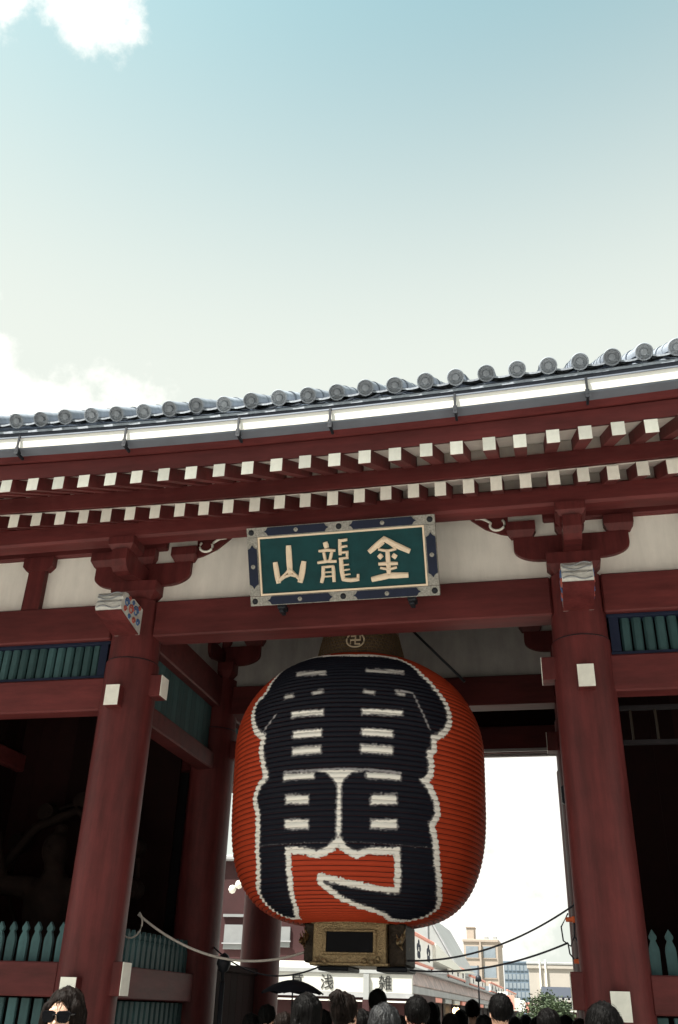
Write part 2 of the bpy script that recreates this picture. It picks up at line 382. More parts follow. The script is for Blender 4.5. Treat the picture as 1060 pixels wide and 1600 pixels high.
# low boarded walls between the middle and rear columns
for ix in (1, 2):
    for k in range(8):
        b = MB(); b.box(-.03, .03, -.157, .157, 0, 2.02, .004); 
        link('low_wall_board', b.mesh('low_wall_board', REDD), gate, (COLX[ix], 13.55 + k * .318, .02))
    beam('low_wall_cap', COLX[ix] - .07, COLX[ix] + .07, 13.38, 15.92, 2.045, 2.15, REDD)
# ceiling over the passage and bays
for ix in range(3):
    for iy in range(2):
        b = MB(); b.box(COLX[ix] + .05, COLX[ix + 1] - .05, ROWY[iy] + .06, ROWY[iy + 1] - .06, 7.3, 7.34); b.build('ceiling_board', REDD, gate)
# niche back walls (rear of front bays) : upright boards
for ix in (0, 2):
    n = 9; x0, x1 = (COLX[0] + .03, XL - .33) if ix == 0 else (XR + .33, COLX[3] - .03); w = (x1 - x0) / n
    bb = MB(); bb.box(-w / 2 + .0005, w / 2 - .0005, -.02, .02, 0, 5.55); bm = bb.mesh('wall_board', REDD)
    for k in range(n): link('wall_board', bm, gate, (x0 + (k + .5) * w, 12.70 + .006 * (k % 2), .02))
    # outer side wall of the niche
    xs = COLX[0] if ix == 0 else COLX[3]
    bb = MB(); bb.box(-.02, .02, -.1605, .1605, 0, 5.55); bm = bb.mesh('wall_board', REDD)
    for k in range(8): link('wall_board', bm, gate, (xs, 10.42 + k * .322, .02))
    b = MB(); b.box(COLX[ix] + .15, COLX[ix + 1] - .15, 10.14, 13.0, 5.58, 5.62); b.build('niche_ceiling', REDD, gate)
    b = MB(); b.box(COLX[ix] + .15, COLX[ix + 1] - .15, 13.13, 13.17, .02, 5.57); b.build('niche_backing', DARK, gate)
    b = MB(); b.box(COLX[ix] + .32, COLX[ix + 1] - .32, 10.2, 12.95, .02, .62, .02); b.build('niche_floor', STONE, gate)
DARKG = mat('shade_dark_gilt', (.018, .012, .008), .6, .3, 10, spec=.2)  # gilt coloured near black to stand for the dimness of the niche
# carved transom in the right niche front
for ix in (2,):
    fr = MB(); xa, xb = COLX[ix] + .33, COLX[ix + 1] - .33
    for (z0, z1) in ((4.20, 4.25), (4.58, 4.63)): fr.box(xa, xb, 10.25, 10.31, z0, z1, .005)
    f_ = fr.build('carved_transom', DARK, gate)
    nb_ = 9; q = MB(); q.box(-.012, .012, -.02, .02, 0, .33); qm = q.mesh('transom_spindle', DARKG)
    for k in range(nb_): link('transom_spindle', qm, f_, (xa + (k + .5) * (xb - xa) / nb_, 10.28, 4.2505))

# --- lattice windows above the tie beams (front row, side bays)
for ix in (0, 2):
    xa, xb = COLX[ix] + .3, COLX[ix + 1] - .3
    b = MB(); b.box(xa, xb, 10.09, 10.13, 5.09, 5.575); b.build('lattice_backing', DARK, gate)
    fr = MB()
    fr.box(xa, xb, 9.90, 10.08, 5.092, 5.13, .004); fr.box(xa, xb, 9.90, 10.08, 5.535, 5.573, .004)
    fr.box(xa + .02, xa + .12, 9.90, 10.08, 5.131, 5.534); fr.box(xb - .12, xb - .02, 9.90, 10.08, 5.131, 5.534); fr.build('lattice_frame', NAVY, gate)
    n = 17; d = (xb - xa - .26) / n
    bb = MB(); bb.prism([(-.052, -.005), (-.03, -.035), (.03, -.035), (.052, -.005), (.052, .03), (-.052, .03)], 0, .40, 'z'); bm = bb.mesh('lattice_bar', TEAL)
    for k in range(n): link('lattice_bar', bm, gate, (xa + .13 + (k + .5) * d, 9.98, 5.133))

# --- projecting beam ends with white end grain
def tenon(x, y, z0, z1, dirv, halfw, length):
    b = MB(); e = MB()
    if dirv == 'y':
        b.box(x - halfw, x + halfw, y - length, y - .25, z0, z1, .006); o = b.build('beam_end', RED, cols_near)
        e.box(x - halfw + .004, x + halfw - .004, y - length - .006, y - length + .001, z0 + .004, z1 - .004)
    else:
        s = 1 if length > 0 else -1
        xa, xb = sorted((x + s * .25, x + length)); b.box(xa, xb, y - halfw, y + halfw, z0, z1, .006); o = b.build('beam_end', RED, cols_near)
        xa, xb = sorted((x + length - s * .001, x + length + s * .006)); e.box(xa, xb, y - halfw + .004, y + halfw - .004, z0 + .004, z1 - .004)
    e.build('white_end', WHITE, o)
for ix, sx in ((1, 1), (2, -1), (0, 1), (3, -1)):
    cols_near = cols[(ix, 0)]
    x = COLX[ix]
    tenon(x, 10.0, 4.64, 4.89, 'y', .09, .44)
    tenon(x, 10.0, 1.57, 1.82, 'y', .09, .44)
    if ix in (1, 2):
        tenon(x, 10.0, 4.84, 5.10, 'x', .11, sx * .45)
        tenon(x, 10.0, 1.66, 1.98, 'x', .11, sx * .42)
cols_near = cols[(1, 1)]; tenon(XL, 13.1, 4.84, 5.10, 'x', .11, .45)
cols_near = cols[(2, 1)]; tenon(XR, 13.1, 4.84, 5.10, 'x', .11, -.45)

# --- carved noses at the column heads
def nose(ix):
    x = COLX[ix]
    b = MB(); b.prism([(9.16, 5.665), (9.135, 5.70), (9.14, 5.76), (9.17, 5.80), (9.15, 5.84), (9.19, 5.90), (9.27, 5.92), (9.36, 5.885), (9.46, 5.92), (9.58, 5.905), (9.72, 5.89), (9.72, 5.56), (9.6, 5.575), (9.4, 5.615)], x - .165, x + .165, 'x')
    m = bpy.data.materials.get('painted_wave_carving')
    if m is None:
        m = mat('painted_wave_carving', (.5, .49, .47), .6, .2, 9, bump=.3, bscale=30)
    o = b.build('carved_nose', m, cols[(ix, 0)])
    u = MB(); u.prism([(9.15, 5.655), (9.4, 5.605), (9.6, 5.565), (9.69, 5.55), (9.69, 5.559), (9.6, 5.574), (9.4, 5.614), (9.15, 5.664)], x - .167, x + .167, 'x'); u.build('nose_soffit', RED, o)
    blue = bpy.data.materials.get('carving_blue') or mat('carving_blue', (.07, .13, .28), .6, .2, 9)
    rd = bpy.data.materials.get('carving_red') or mat('carving_red', (.40, .10, .08), .6, .2, 9)
    for s_ in (-1, 1):
        for k, (yy, zz, rr_, mm) in enumerate(((9.27, 5.80, .06, blue), (9.24, 5.71, .035, rd), (9.40, 5.76, .065, rd), (9.37, 5.66, .03, blue), (9.53, 5.79, .07, blue), (9.50, 5.66, .04, rd), (9.62, 5.68, .045, blue), (9.33, 5.87, .028, rd), (9.44, 5.86, .03, blue), (9.62, 5.86, .03, rd))):
            t = MB(); t.tube([(x + s_ * .168, yy + rr_ * math.cos(a) * (1 - a / 14), zz + rr_ * math.sin(a) * (1 - a / 14)) for a in [i * .55 for i in range(17)]], .011, 5)
            t.build('wave_scroll', mm if s_ else mm, o, True)
    for k in range(4):   # ripples on the face
        t = MB(); t.tube([(x - .15 + .3 * i / 8, 9.135 + .012 * (k % 2), 5.70 + .055 * k + .02 * math.sin(i * .8 + k)) for i in range(9)], .009, 5)
        t.build('wave_ridge', mat_grey, o, True)
mat_grey = mat('carving_grey', (.26, .27, .29), .6, .2, 9)
for ix in range(4): nose(ix)

# --- brackets
def bracket(ix, iy):
    x, y = COLX[ix], ROWY[iy]
    e = cols[(ix, iy)]
    st = MB()   # bearing block
    hw = .30
    for (z0, z1, a, b_) in ((6.05, 6.15, .21, hw), (6.15, 6.285, hw, hw)):
        v = [(x + sx * w, y + sy * w, z) for z, w in ((z0, a), (z1, b_)) for sy in (-1, 1) for sx in (-1, 1)]
        st.add(v, [(0, 2, 3, 1), (4, 5, 7, 6), (0, 1, 5, 4), (2, 6, 7, 3), (0, 4, 6, 2), (1, 3, 7, 5)])
    o = st.build('bearing_block', RED, e)
    def boat(h, zt=6.60, zb=6.29):
        pts = [(-h, zt), (-h, zt - .15)]
        for i in range(1, 9):
            a = i / 9 * math.pi / 2; pts.append((-h + (h - .33) * (1 - math.cos(a)) , zt - .15 - (zt - .15 - zb) * math.sin(a)))
        pts.append((-.31, zb)); return pts + [(-p, z) for p, z in pts[::-1]]
    a = MB(); a.prism([(x + p, z) for p, z in boat(.66)], y - .115, y + .115, 'y'); a.build('bracket_arm', RED, e)
    fwd = [(y - .80, 6.50), (y - .80, 6.36), (y - .77, 6.28), (y - .70, 6.235), (y - .58, 6.235), (y - .50, 6.255), (y - .32, 6.292), (y + .32, 6.292), (y + .5, 6.36), (y + .5, 6.50)]
    a = MB(); a.prism(fwd, x - .10, x + .10, 'x'); a.build('bracket_arm', RED, e)
    def small(cx, cy, z0, z1, w=.17):
        b = MB(); zm = z0 + (z1 - z0) * .4
        for (za, zb, wa, wb) in ((z0, zm, w * .74, w), (zm, z1, w, w)):
            v = [(cx + sx * q, cy + sy * q, z) for z, q in ((za, wa), (zb, wb)) for sy in (-1, 1) for sx in (-1, 1)]
            b.add(v, [(0, 2, 3, 1), (4, 5, 7, 6), (0, 1, 5, 4), (2, 6, 7, 3), (0, 4, 6, 2), (1, 3, 7, 5)])
        b.build('bracket_block', RED, e)
    for dx in (-.56, 0, .56): small(x + dx, y, 6.601, 6.795)
    small(x, y - .64, 6.50, 6.665, .165)
for iy in (0, 1):
    for ix in range(4): bracket(ix, iy)
# cloud scrolls leaning out of the brackets into the central bay
for ix, s_ in ((1, 1), (2, -1)):
    x = COLX[ix]
    b = MB(); b.prism([(x + s_ * .72, 6.66), (x + s_ * .80, 6.68), (x + s_ * .98, 6.76), (x + s_ * 1.15, 6.90), (x + s_ * 1.22, 7.0), (x + s_ * .70, 7.0)], 9.91, 9.945, 'y')
    o = b.build('cloud_bracket', REDB, gate)
    pts = []
    for i in range(30):
        a = i / 29 * 4.3 * 1.25; r = .068 * (1 - i / 36)
        pts.append((x + s_ * (.86 - r * math.cos(a)) , 9.90, 6.83 - r * math.sin(a)))
    pts = [(x + s_ * 1.10, 9.90, 6.905), (x + s_ * 1.02, 9.90, 6.90), (x + s_ * .97, 9.90, 6.875), (x + s_ * .93, 9.90, 6.845)] + [(x + s_ * (.85 + .075 * math.cos(a) * (1 - a / 9)), 9.90, 6.80 + .062 * math.sin(a) * (1 - a / 9)) for a in [.5 - i * .4 for i in range(12)]]
    t = MB(); t.tube(pts, .016, 6); t.build('white_scroll', WHITE, o, True)
# struts at the middle of each side bay
for ix in (0, 2):
    x = (COLX[ix] + COLX[ix + 1]) / 2
    b = MB(); b.prism([(x - .125, 6.05), (x + .125, 6.05), (x + .12, 6.60), (x - .12, 6.60)], 9.86, 9.99, 'y'); o = b.build('strut', RED, gate)
    b = MB(); b.prism([(x - .15, 6.601), (x + .15, 6.601), (x + .215, 6.67), (x + .215, 6.80), (x - .215, 6.80), (x - .215, 6.67)], 9.84, 10.1, 'y'); b.build('strut_block', RED, o)
# wall plates and outer purlin
for ix in (0, 2): beam('wall_plate', COLX[ix] - .3, COLX[ix + 1] + .3, 9.87, 10.13, 6.80, 7.04)
beam('wall_plate', XL + .35, XR - .35, 9.90, 10.10, 7.0, 7.2)
beam('eave_purlin', -10.2, 5.8, 9.25, 9.50, 6.665, 6.925, c=.03)

# --- rafters
SP = .3006; X00 = -5.41
kx = lambda x, k: k * (x - XC) ** 2
S1, S2 = .52, .50           # slopes of flying and base rafters
RX = [X00 + SP * i for i in range(-14, 37)]
Y1, Y2, Y0 = 7.445, 8.55, 7.309
w, h = .125, .147
fl = MB(); fl.prism([(0, -h / 2), (0, h / 2), (1.35, h / 2 + S1 * 1.35), (1.35, -h / 2 + S1 * 1.35)], -w / 2, w / 2, 'x'); flm = fl.mesh('flying_rafter', REDB)
fc = MB(); fc.box(-w / 2 + .002, w / 2 - .002, -.006, .001, -h / 2 + .002, h / 2 - .002); fcm = fc.mesh('white_end', WHITE)
w2, h2 = .125, .17
ba = MB(); ba.prism([(0, -h2 / 2), (0, h2 / 2), (1.7, h2 / 2 + S2 * 1.7), (1.7, -h2 / 2 + S2 * 1.7)], -w2 / 2, w2 / 2, 'x'); bam = ba.mesh('base_rafter', REDB)
bc = MB(); bc.box(-w2 / 2 + .002, w2 / 2 - .002, -.006, .001, -h2 / 2 + .002, h2 / 2 - .002); bcm = bc.mesh('white_end', WHITE)
def jit(): return random.uniform(-.007, .007)
for x in RX:
    dz = jit()
    o = link('flying_rafter', flm, gate, (x + jit(), Y1 + jit(), 6.370 + kx(x, .0052) + dz)); link('white_end', fcm, o, base_of(o))
    o = link('base_rafter', bam, gate, (x + .015 + jit(), Y2 + jit(), 6.581 + kx(x, .0030) + jit())); link('white_end', bcm, o, base_of(o))
XS = np.linspace(-9.7, 5.3, 61)
def sweep(name, section, k, m, parent=gate, xs=XS, smooth=False, ang=30):
    """section: closed list of (y,z) swept along the gate with the eave's upward curve"""
    b = MB(); n = len(section)
    v = [(x, y, z + kx(x, k)) for x in xs for y, z in section]
    f = [(i * n + j, i * n + (j + 1) % n, (i + 1) * n + (j + 1) % n, (i + 1) * n + j) for i in range(len(xs) - 1) for j in range(n)]
    f += [tuple(range(n))[::-1], tuple(range((len(xs) - 1) * n, len(xs) * n))]
    b.add(v, f); return b.build(name, m, parent, smooth, ang)
zt1 = lambda y: 6.370 + h / 2 + S1 * (y - Y1)
zt2 = lambda y: 6.581 + h2 / 2 + S2 * (y - Y2)
# white soffit boards between the rafters
sweep('soffit', [(Y1 + .06, zt1(Y1 + .06) + .002), (8.72, zt1(8.72) + .002), (8.72, zt1(8.72) + .03), (Y1 + .06, zt1(Y1 + .06) + .03)], .0052, PLAST)
sweep('soffit', [(Y2 + .05, zt2(Y2 + .05) + .002), (10.2, zt2(10.2) + .002), (10.2, zt2(10.2) + .03), (Y2 + .05, zt2(Y2 + .05) + .03)], .0030, PLAST)
# kioi beam on the base rafters, eave beam on the flying rafters
sweep('eave_beam', [(8.49, 6.668), (8.49, 6.86), (8.64, 6.93), (8.64, 6.715)], .0034, REDB)
sweep('eave_beam', [(7.455, 6.446), (7.44, 6.62), (7.56, 6.66), (7.56, 6.500)], .0055, REDB)
sweep('eave_board', [(7.41, 6.625), (7.39, 6.80), (7.60, 6.90), (7.60, 6.66)], .006, REDB)
sweep('tile_batten', [(7.40, 6.805), (7.36, 7.01), (7.70, 7.14), (7.60, 6.91)], .0068, TILED)  # dark navy colour stands in for the shadow under the tile edge
sweep('soffit_filler', [(8.60, 6.85), (8.60, zt1(8.60) + .01), (8.62, zt1(8.62) + .01), (8.62, 6.85)], .0048, PLAST)
sweep('soffit_filler', [(9.40, 6.90), (9.40, zt2(9.40) + .01), (9.42, zt2(9.42) + .01), (9.42, 6.90)], .0030, PLAST)
# gutter with hangers
GK = .0062
gut = sweep('gutter', [(7.264, 6.715), (7.255, 6.832), (7.268, 6.832), (7.275, 6.728), (7.325, 6.728), (7.33, 6.83), (7.342, 6.83), (7.342, 6.715)], GK, GUT)
sweep('gutter_lip', [(7.244, 6.832), (7.244, 6.848), (7.27, 6.848), (7.27, 6.8395), (7.2535, 6.8395), (7.2535, 6.832)], GK, GUTD, gut)
sweep('gutter_base', [(7.270, 6.698), (7.270, 6.7145), (7.345, 6.7145), (7.402, 6.712), (7.402, 6.695)], GK, GUTD, gut)  # shade below the white gutter put into this grey underside
hm = MB(); hm.box(-.012, .012, -.012, 0, -.035, .16, .002); hm.box(-.012, .012, -.005, .14, -.06, -.03, .002); hm.prism([(-.01, -.07), (-.01, .02), (.06, -.03)], -.02, .02, 'x'); hmm = hm.mesh('gutter_hanger', IRON)
x = -5.25 - 1.23 * 2
for k in range(10):
    link('gutter_hanger', hmm, gut, (x, 7.242, 6.69 + kx(x, GK))); x += 1.235 if k != 4 else .95
    if k == 5: x += .0

# --- roof
RS = .67
roof = MB()
def rz(y): return 7.00 + RS * (y - 7.36)
ys = 13.1
v = []; f = []
for i, x in enumerate(XS):
    kk = kx(x, .0070)
    for (y, z) in ((7.36, rz(7.36)), (ys, rz(ys)), (ys * 2 - 7.36, rz(7.36)), (ys * 2 - 7.36, rz(7.36) - .08), (ys, rz(ys) - .12), (7.36, rz(7.36) - .03)): v.append((x, y, z + kk))
for i in range(len(XS) - 1):
    for j in range(6): f.append((i * 6 + j, i * 6 + (j + 1) % 6, (i + 1) * 6 + (j + 1) % 6, (i + 1) * 6 + j))
f += [tuple(range(6))[::-1], tuple(range((len(XS) - 1) * 6, len(XS) * 6))]
roof.add(v, f); roof = roof.build('roof', TILE, gate)
TX = [X00 + .02 + SP * i for i in range(-14, 36)]
CR = .086
# round eave tile: disc with a raised rim and a boss, plus the barrel behind it
rt = MB(); n = 20
rings = [(CR, .02), (CR, .004), (CR - .005, -.004), (CR - .014, -.004), (CR - .020, .022), (.040, .024), (.032, .008), (.012, .006)]
v = []; f = []
for r_, yy in rings: v += [(r_ * math.cos(2 * math.pi * k / n), yy, r_ * math.sin(2 * math.pi * k / n)) for k in range(n)]
v.append((0, .004, 0))
_c, _s = math.cos(math.atan(RS)), math.sin(math.atan(RS))
v = [(a, b_ * _c - c_ * _s, b_ * _s + c_ * _c) for a, b_, c_ in v]
for i in range(len(rings) - 1): f += [(i * n + k, (i + 1) * n + k, (i + 1) * n + (k + 1) % n, i * n + (k + 1) % n) for k in range(n)]
f += [((len(rings) - 1) * n + k, len(v) - 1, (len(rings) - 1) * n + (k + 1) % n) for k in range(n)]
rt.add(v, f)
# barrel
def barrel(mb, L, r0, r1, n=12, y0=.02):
    A_ = lambda k: math.pi * (-.12 + 1.24 * k / n)
    v = [(r * math.cos(A_(k)), y - r * math.sin(A_(k)) * _s, r * math.sin(A_(k)) * _c + RS * y) for (y, r) in ((y0, r0), (y0 + L, r1)) for k in range(n + 1)]
    m = n + 1; mb.add(v, [(k, m + k, m + k + 1, k + 1) for k in range(n)] + [tuple(range(m))[::-1]])
barrel(rt, .34, CR - .003, CR - .012)
rtm = rt.mesh('round_eave_tile', TILE, True, 40)
bt = MB(); barrel(bt, .36, CR - .004, CR - .012, 10, 0); btm = bt.mesh('barrel_tile', TILE, True, 40)
# flat pan eave tile: shallow trough with a drooping lip
pt = MB(); n = 8; wv = SP / 2 - .02
v = []
for (y, dz) in ((0, -.022), (0, 0), (.34, .34 * RS + .0), (.34, .34 * RS - .012)):
    for k in range(n + 1):
        a = -1 + 2 * k / n; v.append((a * wv, y, dz - .032 * (1 - a * a) - (.0)))
m_ = n + 1; pt.add(v, [(j * m_ + k, j * m_ + k + 1, (j + 1) * m_ + k + 1, (j + 1) * m_ + k) for j in range(3) for k in range(n)]); ptm = pt.mesh('pan_tile', TILE, True, 40)
for i, x in enumerate(TX):
    z = 7.097 + kx(x, .00704) + jit()
    link('round_eave_tile', rtm, roof, (x + jit(), Y0 + jit(), z))
    for c_ in range(4): link('barrel_tile', btm, roof, (x + jit(), Y0 + .35 * (c_ + 1), z + RS * .35 * (c_ + 1) + jit() * .5))
    xp = x + SP / 2
    for c_ in range(3): link('pan_tile', ptm, roof, (xp, Y0 + .03 + .33 * c_, z - .02 + RS * (.03 + .33 * c_) + .01 * (c_ % 1)))
rest = MB()
for x in TX:
    z = 7.097 + kx(x, .00704)
    for c_ in range(6):
        q = MB(); barrel(q, .75, CR - .004, CR - .012, 8, 1.76 + .72 * c_); rest.add([(a + x, b + Y0, c + z) for a, b, c in q.v], q.f)
r_ = rest.build('barrel_tile_rows', TILE, roof, True, 40); tag(r_, kind='stuff')
b = MB(); b.box(-9.8, 5.4, 12.85, 13.35, rz(13.1) - .05, rz(13.1) + .35, .08); b.build('ridge', TILE, roof)

# ================================================================== PICKET FENCES in the side bays
def picket_mesh():
    b = MB(); half = [(.047, 0), (.05, .20), (.046, .235), (.030, .275), (.022, .295), (.036, .315), (.037, .335), (.018, .365), (.0, .395)]
    poly = [(x, z) for x, z in half] + [(-x, z) for x, z in half[::-1][1:]]
    b.prism(poly, -.022, .022, 'y'); return b.mesh('picket', TEAL)
def lower_mesh():
    b = MB(); b.box(-.05, .05, -.022, .022, 0, .62, .006); return b.mesh('lower_picket', TEAL)
PK, LP = picket_mesh(), lower_mesh()
def fence(label, p0, p1):
    p0, p1 = Vector(p0), Vector(p1); d = p1 - p0; Ln = d.length; ang = math.atan2(d.y, d.x)
    e = empty('picket_fence', (p0.x, p0.y, 0), label, 'fence')
    T = Matrix.Rotation(ang, 4, 'Z')
    def seg(name, z0, z1, t, m, c=.012):
        b = MB(); b.box(0, Ln, -t, t, z0, z1, c); me = b.mesh(name, m)
        o = bpy.data.objects.new(name, me); COL.objects.link(o); o.parent = e; o.rotation_euler.z = ang
    seg('rail', 1.635, 1.965, .13, REDB); seg('rail', .75, 1.0, .13, REDB); seg('rail', .02, .2, .13, REDB)
    n = max(2, int(Ln / .148))
    for k in range(n):
        t = (k + .5) / n
        for me, z in ((PK, 1.966), (LP, 1.001)):
            o = bpy.data.objects.new(me.name, me); COL.objects.link(o); o.parent = e; o.location = (d.x * t, d.y * t, z); o.rotation_euler.z = ang
    return e
fence('teal picket fence with red rail left of the left column', (COLX[0] + .3, 10, 0), (XL - .3, 10, 0))
fence('teal picket fence with red rail right of the right column', (XR + .3, 10, 0), (COLX[3] - .3, 10, 0))
fence('dim picket fence along the left side of the passage, behind the left column', (XL, 10.3, 0), (XL, 12.8, 0))
fence('dim picket fence along the right side of the passage, hidden behind the right column', (XR, 10.3, 0), (XR, 12.8, 0))

# ================================================================== NAME PLAQUE
pl = empty('name_plaque', (XC, 9.55, 5.773), 'teal name plaque with three cream characters in an ornate frame above the lantern', 'plaque')
PT, PB = Vector((0, 9.16, 6.611)), Vector((0, 9.55, 5.773)); PW = 1.12; PX = -2.145
up = (PT - PB); PH = up.length; up.normalize(); nrm = Vector((1, 0, 0)).cross(up); nrm = nrm if nrm.y < 0 else -nrm
def pp(u, v, d=0.0):      # u,v in 0..1 of the outer frame, d = height off the plane
    return Vector((PX - PW + 2 * PW * u, 0, 0)) + PB + up * (PH * v) + nrm * d
def pbox(mb, u0, u1, v0, v1, d0, d1):
    v = [pp(u, v_, d) for d in (d0, d1) for v_ in (v0, v1) for u in (u0, u1)]
    return mb.add(v, [(0, 2, 3, 1), (4, 5, 7, 6), (0, 1, 5, 4), (2, 6, 7, 3), (0, 4, 6, 2), (1, 3, 7, 5)])
bu0, bu1, bv0, bv1 = .057, .943, .125, .875
b = MB(); pbox(b, bu0, bu1, bv0, bv1, -.05, .012); b.build('board', BOARD, pl)
for (a0, a1, c0, c1) in ((0, 1, 0, bv0 - .005), (0, 1, bv1 + .005, 1), (0, bu0 - .002, bv0, bv1), (bu1 + .002, 1, bv0, bv1)):
    b = MB(); pbox(b, a0, a1, c0, c1, -.05, .035); b.build('frame_bar', FIT, pl)
e_ = .012
for (a0, a1, c0, c1) in ((bu0, bu1, bv0, bv0 + .024), (bu0, bu1, bv1 - .024, bv1), (bu0, bu0 + e_ * .8, bv0 + .024, bv1 - .024), (bu1 - e_ * .8, bu1, bv0 + .024, bv1 - .024)):
    b = MB(); pbox(b, a0, a1, c0, c1, .0125, .03); b.build('inner_border', CREAM, pl)
def lobed(cu, cv, hu, hv, horiz=True):
    pts = []
    ru, rv = (hv * PH / (2 * PW), hv) if horiz else (hu, hu * 2 * PW / PH)
    n = 6
    if horiz:
        seq = [(cu - hu, cv), (cu - hu + ru * .6, cv + rv * .35), (cu - hu + ru * 1.0, cv + rv), (cu + hu - ru * 1.0, cv + rv), (cu + hu - ru * .6, cv + rv * .35), (cu + hu, cv), (cu + hu - ru * .6, cv - rv * .35), (cu + hu - ru, cv - rv), (cu - hu + ru, cv - rv), (cu - hu + ru * .6, cv - rv * .35)]
    else:
        seq = [(cu, cv - hv), (cu + ru * .35, cv - hv + rv * .6), (cu + ru, cv - hv + rv), (cu + ru, cv + hv - rv), (cu + ru * .35, cv + hv - rv * .6), (cu, cv + hv), (cu - ru * .35, cv + hv - rv * .6), (cu - ru, cv + hv - rv), (cu - ru, cv - hv + rv), (cu - ru * .35, cv - hv + rv * .6)]
    k = len(seq)
    b = MB(); b.add([pp(u, v, .0355) for u, v in seq] + [pp(u, v, .046) for u, v in seq], [tuple(range(k, 2 * k))] + [(i, (i + 1) % k, k + (i + 1) % k, k + i) for i in range(k)])
    o = b.build('lacquer_panel', NAVY, pl)
    q = MB(); s_u = .012; s_v = s_u * 2 * PW / PH
    q.add([pp(cu + s_u * math.cos(a), cv + s_v * math.sin(a), .047) for a in [i * math.pi / 4 for i in range(8)]] + [pp(cu, cv, .056)], [(i, (i + 1) % 8, 8) for i in range(8)])
    q.build('flower_boss', FIT, o)
for cu in (.27, .73):
    lobed(cu, .94, .175, .052); lobed(cu, .06, .175, .052)
for cu in (.026, .974): lobed(cu, .5, .024, .28, False)
for (u, v) in ((.025, .06), (.975, .06), (.025, .94), (.975, .94), (.5, .06), (.5, .94)):
    q = MB(); s_u = .016; s_v = s_u * 2 * PW / PH
    q.add([pp(u + s_u * math.cos(a), v + s_v * math.sin(a), .036) for a in [i * math.pi / 5 for i in range(10)]] + [pp(u + s_u * .5 * math.cos(a), v + s_v * .5 * math.sin(a), .05) for a in [i * math.pi / 5 for i in range(10)]], [(i, (i + 1) % 10, 10 + (i + 1) % 10, 10 + i) for i in range(10)] + [tuple(range(10, 20))])
    q.build('corner_rivet', IRON, pl)
for u in (.165, .855):
    q = MB(); c = pp(u, -.01, .0); q.box(c.x - .05, c.x + .05, c.y - .03, c.y + .12, c.z - .045, c.z + .02, .012); q.box(c.x - .028, c.x + .028, c.y - .02, c.y + .12, c.z - .085, c.z - .045, .01); q.build('support_hook', IRON, pl)
# characters: strokes drawn in the board's own plane (x right, y up, 0..1 on the board)
Hm = np.array([[145, 180], [910, 125], [920, 395], [152, 440]], float)
def homog(src, dst):
    A = []
    for (x, y), (u, v) in zip(src, dst):
        A += [[x, y, 1, 0, 0, 0, -u * x, -u * y, -u], [0, 0, 0, x, y, 1, -v * x, -v * y, -v]]
    return np.linalg.svd(np.array(A))[2][-1].reshape(3, 3)
HH = homog(Hm, [(bu0, bv1), (bu1, bv1), (bu1, bv0), (bu0, bv0)])
def bp(x, y):
    q = HH @ np.array([x, y, 1.]); return q[0] / q[2], q[1] / q[2]
SU = 2 * PW * (bu1 - bu0) / 765.0      # metres per drawing unit
def stroke(mb, pts, wd, d0=.0125, d1=.04):
    """a raised brush stroke with rounded ends and a bevelled crown"""
    P = [pp(*bp(x, y)) for x, y in pts]; r = wd * SU / 2
    q = [P[0]]
    for a, b in zip(P, P[1:]):
        q += [a.lerp(b, t) for t in (.5, 1)]
    n = len(q); rings = []
    for i, p in enumerate(q):
        t = (q[min(i + 1, n - 1)] - q[max(i - 1, 0)]).normalized(); s = t.cross(nrm).normalized()
        e = r * (1.0 if 0 < i < n - 1 else .86)
        if i == 0: p = p - t * r * .5
        if i == n - 1: p = p + t * r * .5
        rings.append([p + s * e + nrm * d0, p + s * e * .95 + nrm * (d1 * .7), p + s * e * .45 + nrm * d1, p - s * e * .45 + nrm * d1, p - s * e * .95 + nrm * (d1 * .7), p - s * e + nrm * d0])
    v = [a for g_ in rings for a in g_]
    f = [(i * 6 + k, i * 6 + k + 1, (i + 1) * 6 + k + 1, (i + 1) * 6 + k) for i in range(n - 1) for k in range(5)] + [tuple(range(6)), tuple(range((n - 1) * 6, n * 6))[::-1]]
    mb.add(v, f)
